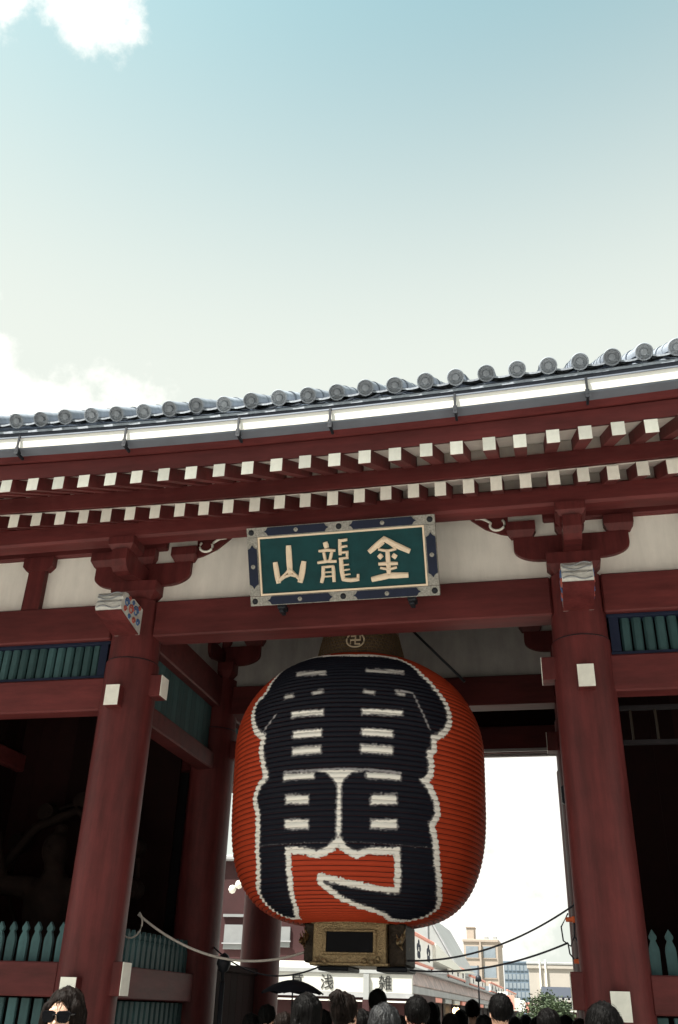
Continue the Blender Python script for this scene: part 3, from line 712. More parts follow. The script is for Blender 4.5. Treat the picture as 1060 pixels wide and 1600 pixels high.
CH = {
 'mountain': [([(285, 222), (286, 270), (288, 335)], 27), ([(222, 296), (228, 340), (234, 378)], 25), ([(352, 292), (344, 335), (334, 374)], 27), ([(234, 376), (262, 356), (288, 346), (316, 352), (334, 370)], 13), ([(287, 318), (268, 340), (240, 366)], 11), ([(288, 318), (306, 338), (330, 362)], 11)],
 'dragon': [([(455, 207), (459, 221)], 25), ([(427, 240), (462, 236), (496, 238)], 15), ([(446, 250), (452, 280)], 15), ([(482, 248), (473, 280)], 15), ([(420, 292), (460, 286), (500, 286)], 15),
            ([(441, 312), (440, 350), (432, 378)], 17), ([(443, 312), (486, 308)], 13), ([(487, 310), (489, 374)], 17), ([(448, 335), (482, 333)], 9), ([(448, 354), (482, 352)], 9),
            ([(521, 192), (521, 255)], 17), ([(524, 194), (552, 190)], 15), ([(524, 222), (552, 218)], 13), ([(520, 248), (556, 244)], 13), ([(553, 246), (552, 272)], 13), ([(518, 274), (556, 270)], 12),
            ([(524, 278), (526, 330), (532, 366)], 20), ([(532, 303), (558, 300)], 9), ([(532, 326), (561, 322)], 9), ([(532, 347), (563, 343)], 9), ([(532, 367), (565, 370), (600, 366)], 19), ([(599, 364), (600, 346)], 13)],
 'gold': [([(658, 242), (692, 214), (726, 186)], 25), ([(724, 186), (772, 212), (836, 240)], 26), ([(696, 226), (722, 206)], 10), ([(772, 226), (748, 208)], 10), ([(700, 234), (738, 240), (776, 232)], 13), ([(738, 240), (740, 290), (742, 350)], 21),
          ([(702, 262), (708, 268)], 24), ([(772, 260), (767, 267)], 24), ([(700, 298), (740, 296), (780, 296)], 17), ([(706, 316), (742, 322), (776, 314)], 13), ([(668, 366), (740, 350), (824, 348)], 27)]}
for k, st in CH.items():
    b = MB()
    for pts, wd in st: stroke(b, pts, wd)
    b.build('raised_character', CREAM, pl, True, 35)

# ================================================================== THE LANTERN
LX, LY = -2.267, 11.2
LR, LZ, LU, LD, EU, ED = 1.53, 4.353, 1.243, 1.924, 2.206, 3.789
lan = empty('paper_lantern', (LX, LY, 1.98), 'giant red paper lantern with bold black characters hanging in the gateway', 'lantern')
ZTOP, ZBOT = 5.545, 2.445
NR = 74
def lrad(z):
    z = np.asarray(z, float); up_ = z > LZ
    u = np.abs(z - LZ) / np.where(up_, LU, LD); e = np.where(up_, EU, ED)
    return LR * np.maximum(1 - u ** e, 1e-4) ** (1 / e)
# arc-length parametrisation so ribs are evenly spaced over the shoulder too
zz = np.linspace(ZBOT, ZTOP, 6000); rr = lrad(zz); sl = np.r_[0, np.cumsum(np.hypot(np.diff(zz), np.diff(rr)))]
LS = sl[-1]
def rib(s): 
    t = s / LS * NR; return .017 * (np.abs(np.sin(np.pi * t)) - .6)
def lsurf(th, s, off=0.0):
    z = np.interp(s, sl, zz); r = np.interp(s, sl, rr)
    dz = np.gradient(zz, sl); dr = np.gradient(rr, sl); nz = -np.interp(s, sl, dr); nr = np.interp(s, sl, dz)
    a = rib(s) + off
    wob = .004 * np.sin(5 * th + 3 * z) + .003 * np.sin(11 * th - 5 * z)
    r2 = r + nr * a + wob; z2 = z + nz * a
    return np.stack([LX + r2 * np.sin(th), LY - r2 * np.cos(th), z2], -1)
def grid_mesh(name, th, s, off, m, wrap, keep=None):
    T_, S_ = np.meshgrid(th, s, indexing='ij'); P = lsurf(T_, S_, off); nt_, ns_ = T_.shape
    idx = np.arange(nt_ * ns_).reshape(nt_, ns_)
    if wrap: idx = np.vstack([idx, idx[:1]])
    q = np.stack([idx[:-1, :-1], idx[1:, :-1], idx[1:, 1:], idx[:-1, 1:]], -1)
    if keep is not None: q = q[keep]
    q = q.reshape(-1, 4); P = P.reshape(-1, 3)
    used = np.unique(q); re = -np.ones(len(P), int); re[used] = np.arange(len(used))
    return np_mesh(name, P[used] - np.array([LX, LY, 1.98]), re[q], m), used
PAPER = bpy.data.materials.new('red_lantern_paper'); PAPER.use_nodes = True
def paper_nodes(m, attr):
    n = m.node_tree.nodes; l = m.node_tree.links; b = n['Principled BSDF']; b.inputs['Roughness'].default_value = .62; b.inputs['Specular IOR Level'].default_value = .12
    t = n.new('ShaderNodeTexCoord'); no = n.new('ShaderNodeTexNoise'); no.inputs['Scale'].default_value = 3.0; no.inputs['Detail'].default_value = 8
    l.new(t.outputs['Object'], no.inputs['Vector'])
    mx = n.new('ShaderNodeMix'); mx.data_type = 'RGBA'; l.new(no.outputs['Fac'], mx.inputs['Factor'])
    mx.inputs[6].default_value = (.31, .035, .013, 1); mx.inputs[7].default_value = (.43, .052, .019, 1)
    if attr:
        at = n.new('ShaderNodeAttribute'); at.attribute_name = 'ink'
        l.new(at.outputs['Color'], b.inputs['Base Color'])
    else: l.new(mx.outputs[2], b.inputs['Base Color'])
    n2 = n.new('ShaderNodeTexNoise'); n2.inputs['Scale'].default_value = 60; n2.inputs['Detail'].default_value = 4; l.new(t.outputs['Object'], n2.inputs['Vector'])
    bu = n.new('ShaderNodeBump'); bu.inputs['Strength'].default_value = .15; bu.inputs['Distance'].default_value = .01; l.new(n2.outputs['Fac'], bu.inputs['Height']); l.new(bu.outputs[0], b.inputs['Normal'])
paper_nodes(PAPER, False)
INKM = bpy.data.materials.new('lantern_ink_print'); INKM.use_nodes = True; paper_nodes(INKM, True)
th = np.linspace(0, 2 * np.pi, 420, endpoint=False); s = np.linspace(0, LS, NR * 6 + 1)
me, _ = grid_mesh('paper_body', th, s, 0.0, PAPER, True)
link('paper_body', me, lan, (LX, LY, 1.98))
# painted characters, drawn as outlines on the lantern's own surface (angle in degrees, height in metres)
GOUT = [(-8.4, 5.318), (-28.8, 5.369), (-41.2, 5.349), (-47.0, 5.29), (-42.5, 5.128), (-41.4, 5.021), (-39.2, 4.912), (-41.3, 4.834), (-45.6, 4.775), (-44.7, 4.667), (-41.9, 4.551), (-38.6, 4.438), (-35.0, 4.373), (-32.6, 4.346), (-32.8, 4.256), (-33.6, 4.169), (-32.4, 4.074), (-31.3, 3.981), (-29.3, 3.887), (-29.2, 3.828), (-32.3, 3.767), (-34.7, 3.703), (-36.0, 3.622), (-34.4, 3.532), (-33.6, 3.473), (-33.8, 3.309), (-35.2, 3.151), (-37.3, 2.945), (-41.6, 2.798), (-47.0, 2.705), (-49.4, 2.609), (-50.5, 2.537), (-50.2, 2.496), (-41.6, 2.485), (-29.0, 2.566), (-25.2, 2.68), (-23.2, 2.799), (-21.9, 2.921), (-21.3, 3.022), (-20.8, 3.111), (-11.1, 3.1), (-8.8, 3.086), (-5.8, 3.064), (-2.9, 3.083), (0.0, 3.128), (2.3, 3.184), (3.5, 3.24), (4.7, 3.191), (6.1, 3.133), (8.9, 3.084), (11.1, 3.065), (13.8, 3.087), (16.6, 3.102), (29.3, 3.119), (33.3, 2.686), (26.7, 2.679), (15.9, 2.7), (5.7, 2.73), (-1.8, 2.76), (-4.2, 2.776), (0.4, 2.706), (5.3, 2.638), (13.7, 2.584), (23.5, 2.546), (31.5, 2.519), (39.3, 2.482), (53.9, 2.483), (61.0, 2.526), (61.3, 2.589), (58.7, 2.634), (53.3, 2.725), (46.5, 2.963), (43.4, 3.214), (41.7, 3.315), (40.9, 3.38), (42.7, 3.425), (44.0, 3.483), (43.2, 3.563), (41.8, 3.641), (39.9, 3.718), (37.4, 3.78), (36.2, 3.813), (38.6, 3.84), (40.3, 3.888), (40.6, 3.975), (40.0, 4.06), (40.1, 4.133), (42.1, 4.169), (42.4, 4.215), (42.2, 4.288), (42.9, 4.321), (46.4, 4.366), (49.9, 4.444), (51.9, 4.532), (52.3, 4.63), (51.7, 4.726), (50.3, 4.802), (47.7, 4.893), (45.6, 4.993), (43.0, 5.056), (42.5, 5.138), (40.7, 5.219), (36.1, 5.299), (25.3, 5.31), (8.0, 5.296)]
GSTR = [[(-24.3, 5.087), (-6.2, 5.05), (-5.5, 4.986), (-22.3, 5.015)], [(14.2, 5.066), (34.2, 5.091), (33.3, 5.037), (14.1, 5.016)], [(-24.9, 4.768), (-20.4, 4.776), (-19.8, 4.722), (-24.2, 4.713)], [(-10.1, 4.765), (-5.4, 4.781), (-5.1, 4.736), (-9.7, 4.719)], [(13.0, 4.771), (17.5, 4.749), (17.4, 4.705), (13.0, 4.727)], [(27.4, 4.79), (31.5, 4.776), (31.2, 4.728), (27.2, 4.742)], [(-19.1, 4.539), (-4.0, 4.526), (-3.9, 4.464), (-18.8, 4.476)], [(12.3, 4.532), (29.4, 4.54), (29.3, 4.478), (12.3, 4.471)], [(-17.6, 4.311), (-4.5, 4.306), (-4.4, 4.227), (-17.4, 4.23)], [(12.2, 4.309), (25.1, 4.306), (25.1, 4.23), (12.3, 4.234)], [(-17.6, 4.127), (-4.5, 4.125), (-4.4, 4.044), (-17.4, 4.045)], [(12.0, 4.132), (25.1, 4.128), (25.1, 4.042), (12.1, 4.046)], [(-21.2, 3.85), (-7.0, 3.845), (-6.9, 3.777), (-21.1, 3.782)], [(14.3, 3.844), (28.5, 3.845), (28.5, 3.778), (14.4, 3.777)], [(-19.8, 3.627), (-9.2, 3.609), (-9.2, 3.519), (-19.7, 3.536)], [(16.4, 3.612), (26.9, 3.629), (27.0, 3.529), (16.4, 3.512)], [(-20.1, 3.373), (-9.2, 3.358), (-9.2, 3.266), (-20.2, 3.28)], [(16.6, 3.359), (27.2, 3.374), (27.3, 3.288), (16.7, 3.273)]]
GTRI = [(-6.4, 3.861), (3.6, 3.865), (13.2, 3.857), (8.4, 3.832), (5.3, 3.756), (4.4, 3.687), (4.6, 3.235), (3.4, 3.184), (2.4, 3.235), (2.9, 3.688), (1.5, 3.757), (-1.9, 3.834)]
GLIN = [[(29.7, 4.791), (35.4, 4.778), (37.7, 4.622), (42.3, 4.378)], [(-27.6, 4.548), (-34.5, 4.38)], [(-20.6, 3.874), (-11.1, 3.868), (3.6, 3.874), (17.5, 3.867), (28.5, 3.854)]]
def seg_dist(px, py, poly, closed=True):
    d = np.full(px.shape, 1e9, np.float32); pts = list(poly) + ([poly[0]] if closed else [])
    for (x0, y0), (x1, y1) in zip(pts, pts[1:]):
        dx, dy = x1 - x0, y1 - y0; t = np.clip(((px - x0) * dx + (py - y0) * dy) / max(dx * dx + dy * dy, 1e-9), 0, 1)
        d = np.minimum(d, np.hypot(px - x0 - t * dx, py - y0 - t * dy).astype(np.float32))
    return d
def inside(px, py, poly):
    r = np.zeros(px.shape, bool); n = len(poly)
    for i in range(n):
        x0, y0 = poly[i]; x1, y1 = poly[i - 1]
        if y0 == y1: continue
        c = (y0 > py) != (y1 > py); r ^= c & (px < (x1 - x0) * (py - y0) / (y1 - y0) + x0)
    return r
s_of_z = lambda z: np.interp(z, zz, sl)
# work in a flat chart: u = angle * mean radius, v = arc length
K = R(1) * 1.45
def chart(poly): return [(a * K, float(s_of_z(z))) for a, z in poly]
th2 = np.radians(np.linspace(-66, 76, 560)); s2 = np.linspace(float(s_of_z(2.455)), float(s_of_z(5.46)), 900)
T2, S2g = np.meshgrid(th2, s2, indexing='ij'); PX_, PY_ = np.degrees(T2) * K, S2g
rng = np.random.default_rng(3)
def vnoise(shape, step, amp):
    a = rng.normal(size=(shape[0] // step + 3, shape[1] // step + 3)); i = np.linspace(0, a.shape[0] - 2.001, shape[0]); j = np.linspace(0, a.shape[1] - 2.001, shape[1])
    i0 = i.astype(int); j0 = j.astype(int); fi = (i - i0)[:, None]; fj = (j - j0)[None, :]
    return amp * ((a[i0][:, j0] * (1 - fi) + a[i0 + 1][:, j0] * fi) * (1 - fj) + (a[i0][:, j0 + 1] * (1 - fi) + a[i0 + 1][:, j0 + 1] * fi) * fj)
wob = vnoise(PX_.shape, 10, .0028)
fine = vnoise(PX_.shape, 3, .0075)
out = chart(GOUT); ins = inside(PX_ + wob, PY_ + wob, out); dist = seg_dist(PX_, PY_, out) + wob
sd_ = np.where(ins, -dist, dist)
BLACK = np.array((.006, .007, .013)); WHT = np.array((.76, .73, .69)); GRY = np.array((.20, .19, .20))
colr = np.tile(BLACK, PX_.shape + (1,))
def blend(c, m): 
    m = np.clip(m, 0, 1)[..., None]; colr[:] = colr * (1 - m) + c * m
sm = lambda x, a, b: np.clip((x - a) / (b - a), 0, 1)
WB = .084
sdn = sd_ + fine
blend(GRY, sm(sdn, -.010, .002) * .55)
blend(WHT, sm(sdn, .006, .018))
blend(GRY, sm(sdn, WB - .016, WB + .012) * .8)
for q in GSTR + [GTRI]:
    c = chart(q); i_ = inside(PX_, PY_, c); d_ = seg_dist(PX_, PY_, c); dd = np.where(i_, d_, -d_)
    top = q[0][1] > 4.7
    dd = dd + .012
    core = sm(dd + fine * .6, .012, .022) * (.45 if top else 1.0)
    blend(GRY, sm(dd + fine, -.004, .006) * .8); blend(WHT, core)
for q in GLIN:
    d_ = seg_dist(PX_, PY_, chart(q), False); blend(GRY * 1.6, sm(.016 - d_ + fine * .5, 0, .01) * .75)
# seam where two paper sheets lap, with specks
zs = np.interp(S2g, sl, zz); blend(GRY, ((np.abs(zs - 3.135 - .004 * np.sin(T2 * 9)) < .006) & (rng.random(PX_.shape) > .72)) * .55 * (sd_ < 0))
blend(WHT, ((np.abs(zs - 3.13) < .012) & (rng.random(PX_.shape) > .9965)) * .8 * (sd_ < 0))
keepv = sdn < WB + .004
kf = keepv[:-1, :-1] & keepv[1:, :-1] & keepv[1:, 1:] & keepv[:-1, 1:]
zsplit = 3.862
zc_ = np.interp((s2[:-1] + s2[1:]) / 2, sl, zz)
for nm, sel in (('painted_character', zc_[None, :] >= zsplit), ('painted_character', zc_[None, :] < zsplit)):
    me, used = grid_mesh(nm, th2, s2, .004, INKM, False, kf & sel)
    ca = me.color_attributes.new('ink', 'FLOAT_COLOR', 'POINT'); cc = np.ones((len(used), 4), np.float32); cc[:, :3] = colr.reshape(-1, 3)[used]
    ca.data.foreach_set('color', cc.ravel()); link(nm, me, lan, (LX, LY, 1.98))
# the bamboo hoops showing as dark lines between the pleats
hp = MB()
for k in range(1, NR):
    ths = np.linspace(0, 2 * np.pi, 96, endpoint=False); P3 = lsurf(ths, np.full(96, LS * k / NR), .003)
    nn = 96; v = []; 
    for q in range(4):
        an = q * math.pi / 2; rad = .0042
        ctr = np.array([LX, LY, 0]); dirv = (P3 - ctr); dirv[:, 2] = 0; dirv /= np.linalg.norm(dirv, axis=1)[:, None]
        v += [tuple(p) for p in (P3 + dirv * rad * math.cos(an) + np.array([0, 0, 1]) * rad * math.sin(an))]
    hp.add(v, [(q * nn + i, q * nn + (i + 1) % nn, ((q + 1) % 4) * nn + (i + 1) % nn, ((q + 1) % 4) * nn + i) for q in range(4) for i in range(nn)])
o = hp.build('hoops', mat('dark_hoop', (.05, .012, .010), .7, .2, 8, spec=.1), lan, True); tag(o, kind='stuff')
# top ring with woven mesh, rims and crest
def lring(name, prof, m, n=64):
    b = MB(); b.lathe(prof, (LX, LY, 0), n); return b.build(name, m, lan, True, 40)
ring = lring('top_ring', [(.60, 5.40), (.62, 5.45), (.62, 5.49), (.60, 5.50), (.49, 5.96), (.50, 5.97), (.50, 6.05)], BRONZE)
ms = MB()
for k in range(9):
    z = 5.515 + k * .05; rk = lambda q_: .60 - (q_ - 5.50) * .2391; ms.lathe([(rk(z) - .001, z), (rk(z) + .006, z + .008), (rk(z + .016) - .001, z + .016)], (LX, LY, 0), 64, False)
for k in range(64):
    for q in (0, 1):
        a = 2 * math.pi * (k + .5 * q) / 64
        for j in range(4): 
            z = 5.535 + .1 * j + .05 * q; ms.tube([(LX + rk(z) * math.sin(a), LY - rk(z) * math.cos(a), z), (LX + rk(z + .04) * math.sin(a), LY - rk(z + .04) * math.cos(a), z + .04)], .006, 4)
ms.build('woven_mesh', GOLDD, ring, True)
cr_ = MB(); ca_ = R(4)
def onring(x, z, d): 
    a = ca_ + x / .55; zz_ = 5.70 + z; r_ = .60 - (zz_ - 5.50) * .2391 + d; return (LX + r_ * math.sin(a), LY - r_ * math.cos(a), zz_)
cr_.tube([onring(.105 * math.cos(t), .105 * math.sin(t), .03) for t in [i * 2 * math.pi / 32 for i in range(33)]], .011, 6)
cr_.build('crest_rim', CREST, ring, True)
bk = MB(); v = [onring(.1 * math.cos(i * math.pi / 12), .1 * math.sin(i * math.pi / 12), .012) for i in range(24)]; bk.add(v + [onring(0, 0, .012)], [(i, (i + 1) % 24, 24) for i in range(24)]); bk.build('crest_disc', BRONZE, ring)
arms = MB(); q = .058
for pts in ([(0, 0), (0, q), (-q, q)], [(0, 0), (0, -q), (q, -q)], [(0, 0), (q, 0), (q, q)], [(0, 0), (-q, 0), (-q, -q)]):
    arms.tube([onring(x, z, .022) for x, z in pts], .012, 5)
arms.build('crest_sign', CREST, ring)
# suspension
b = MB(); b.box(LX - .06, LX + .06, LY - .06, LY + .06, 6.05, 7.29); b.build('hanging_post', IRON, lan)
b = MB(); b.tube([(LX + .45, LY + .2, 6.05), (LX + 1.5, LY + 1.6, 5.45)], .02, 8); 
# gilt base box with name plate and dragon ornament
bx0, bx1, by0, by1, bz0, bz1 = -2.665, -1.845, 10.76, 11.62, 2.04, 2.47
b = MB(); b.box(bx0, bx1, by0, by1, bz0, bz1, .01); base = b.build('gilt_base', GOLD, lan)
for zz_ in (bz0 - .02, bz1 - .035):
    b = MB(); b.box(bx0 - .025, bx1 + .025, by0 - .025, by1 + .025, zz_, zz_ + .035, .008); b.build('base_moulding', GOLD, base)
b = MB(); b.box(-2.51, -1.99, by0 - .012, by0 - .001, 2.155, 2.355, .003); b.build('name_plate', PLATE, base)
pfr = MB()
for (a0, a1, c0, c1) in ((-2.545, -1.955, 2.356, 2.38), (-2.545, -1.955, 2.13, 2.154), (-2.545, -2.511, 2.154, 2.356), (-1.989, -1.955, 2.154, 2.356)): pfr.box(a0, a1, by0 - .02, by0 - .002, c0, c1, .004)
pfr.build('plate_frame', GOLD, base)
DARKP = mat('blackened_side_panel', (.035, .024, .016), .6, .5, 25, bump=.6, bscale=40)
b = MB(); b.box(bx1 + .001, bx1 + .20, by0 + .08, by1 - .05, 2.03, 2.46, .02); b.build('side_panel', DARKP, base)
b = MB(); b.box(bx0 - .12, bx0 - .001, by0 + .08, by1 - .05, 2.05, 2.45, .02); b.build('side_panel', DARKP, base)
def dragon(side):
    b = MB(); pts = []; rs = []
    x = bx1 + .14 if side > 0 else bx0 - .12
    for i in range(40):
        t = i / 39; pts.append((x + .035 * math.sin(t * 17), by0 + .03 + t * .75, 2.24 + .11 * math.sin(t * 11))); rs.append(.028 * (1 - .6 * t))
    b.tube(pts, rs, 8)
    for i in range(3, 36, 2):
        p = Vector(pts[i]); b.tube([p, p + Vector((.03 * side, -.02, .075))], [.016, .002], 5)
    h0 = Vector(pts[0]); b.tube([h0, h0 + Vector((0, -.06, .03)), h0 + Vector((0, -.14, .0))], [.026, .03, .012], 8)
    for d in ((.03, -.02, .1), (-.03, -.02, .1), (.05, -.1, -.06)): b.tube([h0, h0 + Vector(d)], [.02, .003], 5)
    b.build('dragon_ornament', GOLD if side > 0 else GOLDD, base, True)
for sd2 in (1, -1): dragon(sd2)
for k, (xx, zz_) in enumerate(((-2.62, 2.075), (-2.52, 2.06), (-2.08, 2.07), (-2.0, 2.06), (-1.93, 2.09), (-2.07, 2.45), (-1.96, 2.45))):
    b = MB(); b.lathe([(.0, -.03), (.022, -.02), (.032, 0), (.022, .02), (0, .03)], (xx, by0 - .04, zz_), 12, False); b.build('gilt_boss', GOLD, base, True)
for xx in (-2.45, -1.80):
    b = MB(); b.box(xx - .17, xx + .17, 10.85, 11.5, 1.975, 2.02, .01); b.build('foot_block', IRON, base)
b = MB(); b.tube([(-1.74, 12.0, 6.9), (-1.70, 12.0, 6.33), (-.99, 12.0, 5.55)], .018, 8); o = b.build('stay_rod', IRON, None, True)
tag(o, 'thin dark diagonal rod under the ceiling at the upper right of the lantern', 'rod')

# --- ropes
def catenary(p0, p1, sag, n=28):
    p0, p1 = Vector(p0), Vector(p1); return [p0.lerp(p1, t) - Vector((0, 0, sag * 4 * t * (1 - t))) for t in [i / n for i in range(n + 1)]]
b = MB(); b.tube(catenary((-4.72, 10.66, 2.50), (-2.74, 10.9, 2.17), .26), .014, 7)
b.tube([(-4.66 - .11 + .13 * math.cos(a), 10.62, 2.40 + .15 * math.sin(a)) for a in [.9 - i * .35 for i in range(13)]], .010, 6)
o = b.build('stay_rope', ROPE, None, True); tag(o, 'pale rope sagging from the left column to the lantern base', 'rope')
b = MB(); b.tube(catenary((-4.60, 13.0, 2.3), (-2.7, 11.5, 2.06), .22), .010, 6)
o = b.build('stay_rope', CABLE, None, True); tag(o, 'thin darker rope hanging low in front of the white shop fascia', 'rope')
b = MB(); b.tube(catenary((.17, 10.6, 2.63), (-1.80, 11.0, 2.10), .17), .010, 7)
b.tube([(.17, 10.6, 2.63), (.20, 10.58, 2.72)], .012, 6)
b.tube([(.10, 10.6, 2.55), (.02, 10.6, 2.42), (.03, 10.6, 2.29), (.10, 10.6, 2.24), (.145, 10.6, 2.33), (.16, 10.6, 2.50)], .009, 6)
o = b.build('stay_rope', CABLE, None, True); tag(o, 'upper dark cable running up to the right column against the sky', 'cable')
b = MB(); b.tube(catenary((.075, 10.6, 2.27), (-1.80, 11.1, 2.02), .12), .010, 7)
b.tube([(.075, 10.6, 2.27), (.085, 10.6, 2.17), (.13, 10.6, 2.11), (.175, 10.6, 2.14), (.18, 10.6, 2.26), (.15, 10.6, 2.33)], .009, 6)
o = b.build('stay_rope', CABLE, None, True); tag(o, 'lower dark cable with a loop beside the right column', 'cable')
for (xx, zz_, lb) in ((.115, 2.49, 'small orange clip by the upper cable loop'), (.165, 2.10, 'orange clip at the foot of the lower cable loop')):
    b = MB(); b.box(xx - .045, xx + .045, 10.57, 10.63, zz_ - .022, zz_ + .022, .008); b.box(xx + .02, xx + .05, 10.565, 10.635, zz_ - .03, zz_ + .03, .006)
    o = b.build('cable_clip', ORANGE); tag(o, lb, 'clip')
b = MB(); b.box(.145, .20, 10.9, 11.0, 3.72, 3.92, .015); b.box(.19, .25, 10.93, 10.97, 3.78, 3.86, .005)
o = b.build('wall_device', IRON); tag(o, 'small black device on the inner edge of the right column against the sky', 'device')
b = MB(); b.lathe([(.02, 0), (.02, .10), (.05, .12), (.085, .19), (.085, .22), (.05, .29), (.0, .32)], (-3.96, 11.6, 1.85), 16); b.lathe([(.03, -1.85), (.03, 0)], (-3.96, 11.6, 1.85), 10)
o = b.build('post_lantern', IRON, None, True); tag(o, 'slim dark post with a round head at the end of the pale rope', 'post')

# ================================================================== GUARDIAN STATUE in the left niche
def statue_sdf(X, Y, Z):
    d = ell(X, Y, Z, (0, 0, 2.05), (.36, .26, .42)); d = su(d, ell(X, Y, Z, (0, 0, 1.62), (.27, .22, .32)), .12)
    d = su(d, ell(X, Y, Z, (0, 0, 1.35), (.32, .25, .24)), .12); d = su(d, cap(X, Y, Z, (0, -.02, 2.35), (0, -.06, 2.6), .13, .12), .08)
    d = su(d, ell(X, Y, Z, (0, -.09, 2.74), (.17, .2, .22)), .05)
    d = su(d, ell(X, Y, Z, (0, -.30, 2.72), (.035, .05, .05)), .02)
    d = su(d, ell(X, Y, Z, (0, -.02, 2.99), (.09, .09, .10)), .04)
    for s_, e, h_ in ((-1, (-.72, -.1, 2.32), (-.80, -.3, 2.86)), (1, (.75, -.12, 2.0), (.66, -.5, 1.72))):
        d = su(d, cap(X, Y, Z, (s_ * .36, 0, 2.28), e, .15, .11), .07); d = su(d, cap(X, Y, Z, e, h_, .11, .075), .04); d = su(d, ell(X, Y, Z, h_, (.1, .1, .11)), .04)
    for s_, k, ft in ((-1, (-.42, -.12, .98), (-.46, 0, .42)), (1, (.40, -.25, 1.0), (.52, -.05, .42))):
        d = su(d, cap(X, Y, Z, (s_ * .18, 0, 1.32), k, .2, .14), .08); d = su(d, cap(X, Y, Z, k, ft, .13, .085), .05); d = su(d, ell(X, Y, Z, (ft[0], ft[1] - .1, .36), (.1, .2, .08)), .04)
    return d
STAT = mat('statue_painted_wood', (.013, .0075, .006), .75, .4, 6, bump=.2, spec=.08)  # wood colour lowered to near black to carry the niche shade
st = empty('guardian_statue', (-6.45, 11.75, .62), 'dim carved guardian figure standing in the dark left niche', 'statue')
P, Q = surface_nets(statue_sdf, (-1.1, -.75, .2), (1.1, .5, 3.2), .035)
link('figure', np_mesh('figure', P, Q, STAT), st, (-6.45, 11.75, .62))
b = MB(); b.lathe([(.9, 0), (.85, .15), (.7, .22), (.62, .33)], (-6.45, 11.75, .62), 11); b.build('rock_base', STONE, st)
b = MB(); b.tube([(-6.45 + .95 * math.cos(t), 12.25, .62 + 2.5 + .95 * math.sin(t)) for t in [i * math.pi / 20 for i in range(-6, 27)]], .03, 8); hal = b.build('halo_ring', STAT, st, True)
for k in range(7):
    t = (-.2 + k * .58); b = MB(); c = Vector((-6.45 + .95 * math.cos(t), 12.2, .62 + 2.5 + .95 * math.sin(t)))
    b.tube([c + Vector((0, -.12, 0)), c + Vector((0, 0, 0)), c + Vector((0, .12, 0))], [.12, .15, .12], 14); b.build('drum', STAT, hal, True, 40)
b = MB(); b.tube([(-7.3, 11.6, 2.3), (-7.35, 11.7, 3.0), (-7.0, 12.0, 3.7), (-6.45, 12.1, 3.95), (-5.9, 12.0, 3.6), (-5.6, 11.6, 3.0), (-5.55, 11.45, 2.2)], [.03, .06, .07, .07, .07, .06, .02], 8); b.build('sash', STAT, st, True)

# ================================================================== PEOPLE
def body_sdf(X, Y, Z, clothes=None):
    d = ell(X, Y, Z, (0, 0, 1.24), (.165, .105, .21)); d = su(d, ell(X, Y, Z, (0, 0, 1.05), (.135, .095, .18)), .06)
    d = su(d, ell(X, Y, Z, (0, 0, .92), (.165, .115, .14)), .06)
    d = su(d, cap(X, Y, Z, (-.15, 0, 1.37), (.15, 0, 1.37), .055, .055), .05)
    for s_ in (-1, 1):
        d = su(d, cap(X, Y, Z, (s_ * .185, 0, 1.36), (s_ * .23, -.02, 1.09), .052, .042), .03)
        d = su(d, cap(X, Y, Z, (s_ * .23, -.02, 1.09), (s_ * .235, .05, .86), .042, .028), .02)
        d = su(d, cap(X, Y, Z, (s_ * .085, 0, .90), (s_ * .095, .015, .50), .085, .055), .05)
        d = su(d, cap(X, Y, Z, (s_ * .095, .015, .50), (s_ * .10, -.02, .09), .058, .038), .03)
        d = su(d, ell(X, Y, Z, (s_ * .10, .05, .04), (.045, .125, .042)), .03)
        d = su(d, ell(X, Y, Z, (s_ * .237, .065, .80), (.022, .038, .05)), .02)
        for k, (dy, ln) in enumerate(((-.027, .065), (-.009, .08), (.009, .083), (.027, .072))):
            d = su(d, cap(X, Y, Z, (s_ * .238, .068 + dy, .765), (s_ * .232, .078 + dy * 1.1, .765 - ln), .0105, .0085), .006)
        d = su(d, cap(X, Y, Z, (s_ * .232, .095, .81), (s_ * .222, .118, .755), .012, .009), .01)
    d = su(d, cap(X, Y, Z, (0, -.012, 1.40), (0, .0, 1.52), .056, .05), .03)
    # head, facing +y
    d2 = ell(X, Y, Z, (0, -.012, 1.605), (.074, .092, .098)); d2 = su(d2, ell(X, Y, Z, (0, .03, 1.545), (.052, .055, .072)), .03)
    d2 = su(d2, cap(X, Y, Z, (0, .083, 1.592), (0, .104, 1.556), .009, .014), .012)
    d2 = su(d2, ell(X, Y, Z, (0, .083, 1.522), (.024, .014, .010)), .008)
    d2 = su(d2, cap(X, Y, Z, (-.04, .068, 1.610), (.04, .068, 1.610), .012, .012), .015)
    for s_ in (-1, 1):
        d2 = -su(-d2, ell(X, Y, Z, (s_ * .031, .094, 1.588), (.017, .012, .010)), .008)
        d2 = su(d2, ell(X, Y, Z, (s_ * .031, .074, 1.588), (.013, .012, .011)), .004)
        d2 = su(d2, ell(X, Y, Z, (s_ * .076, -.005, 1.578), (.010, .018, .030)), .008)
    return su(d, d2, .025)
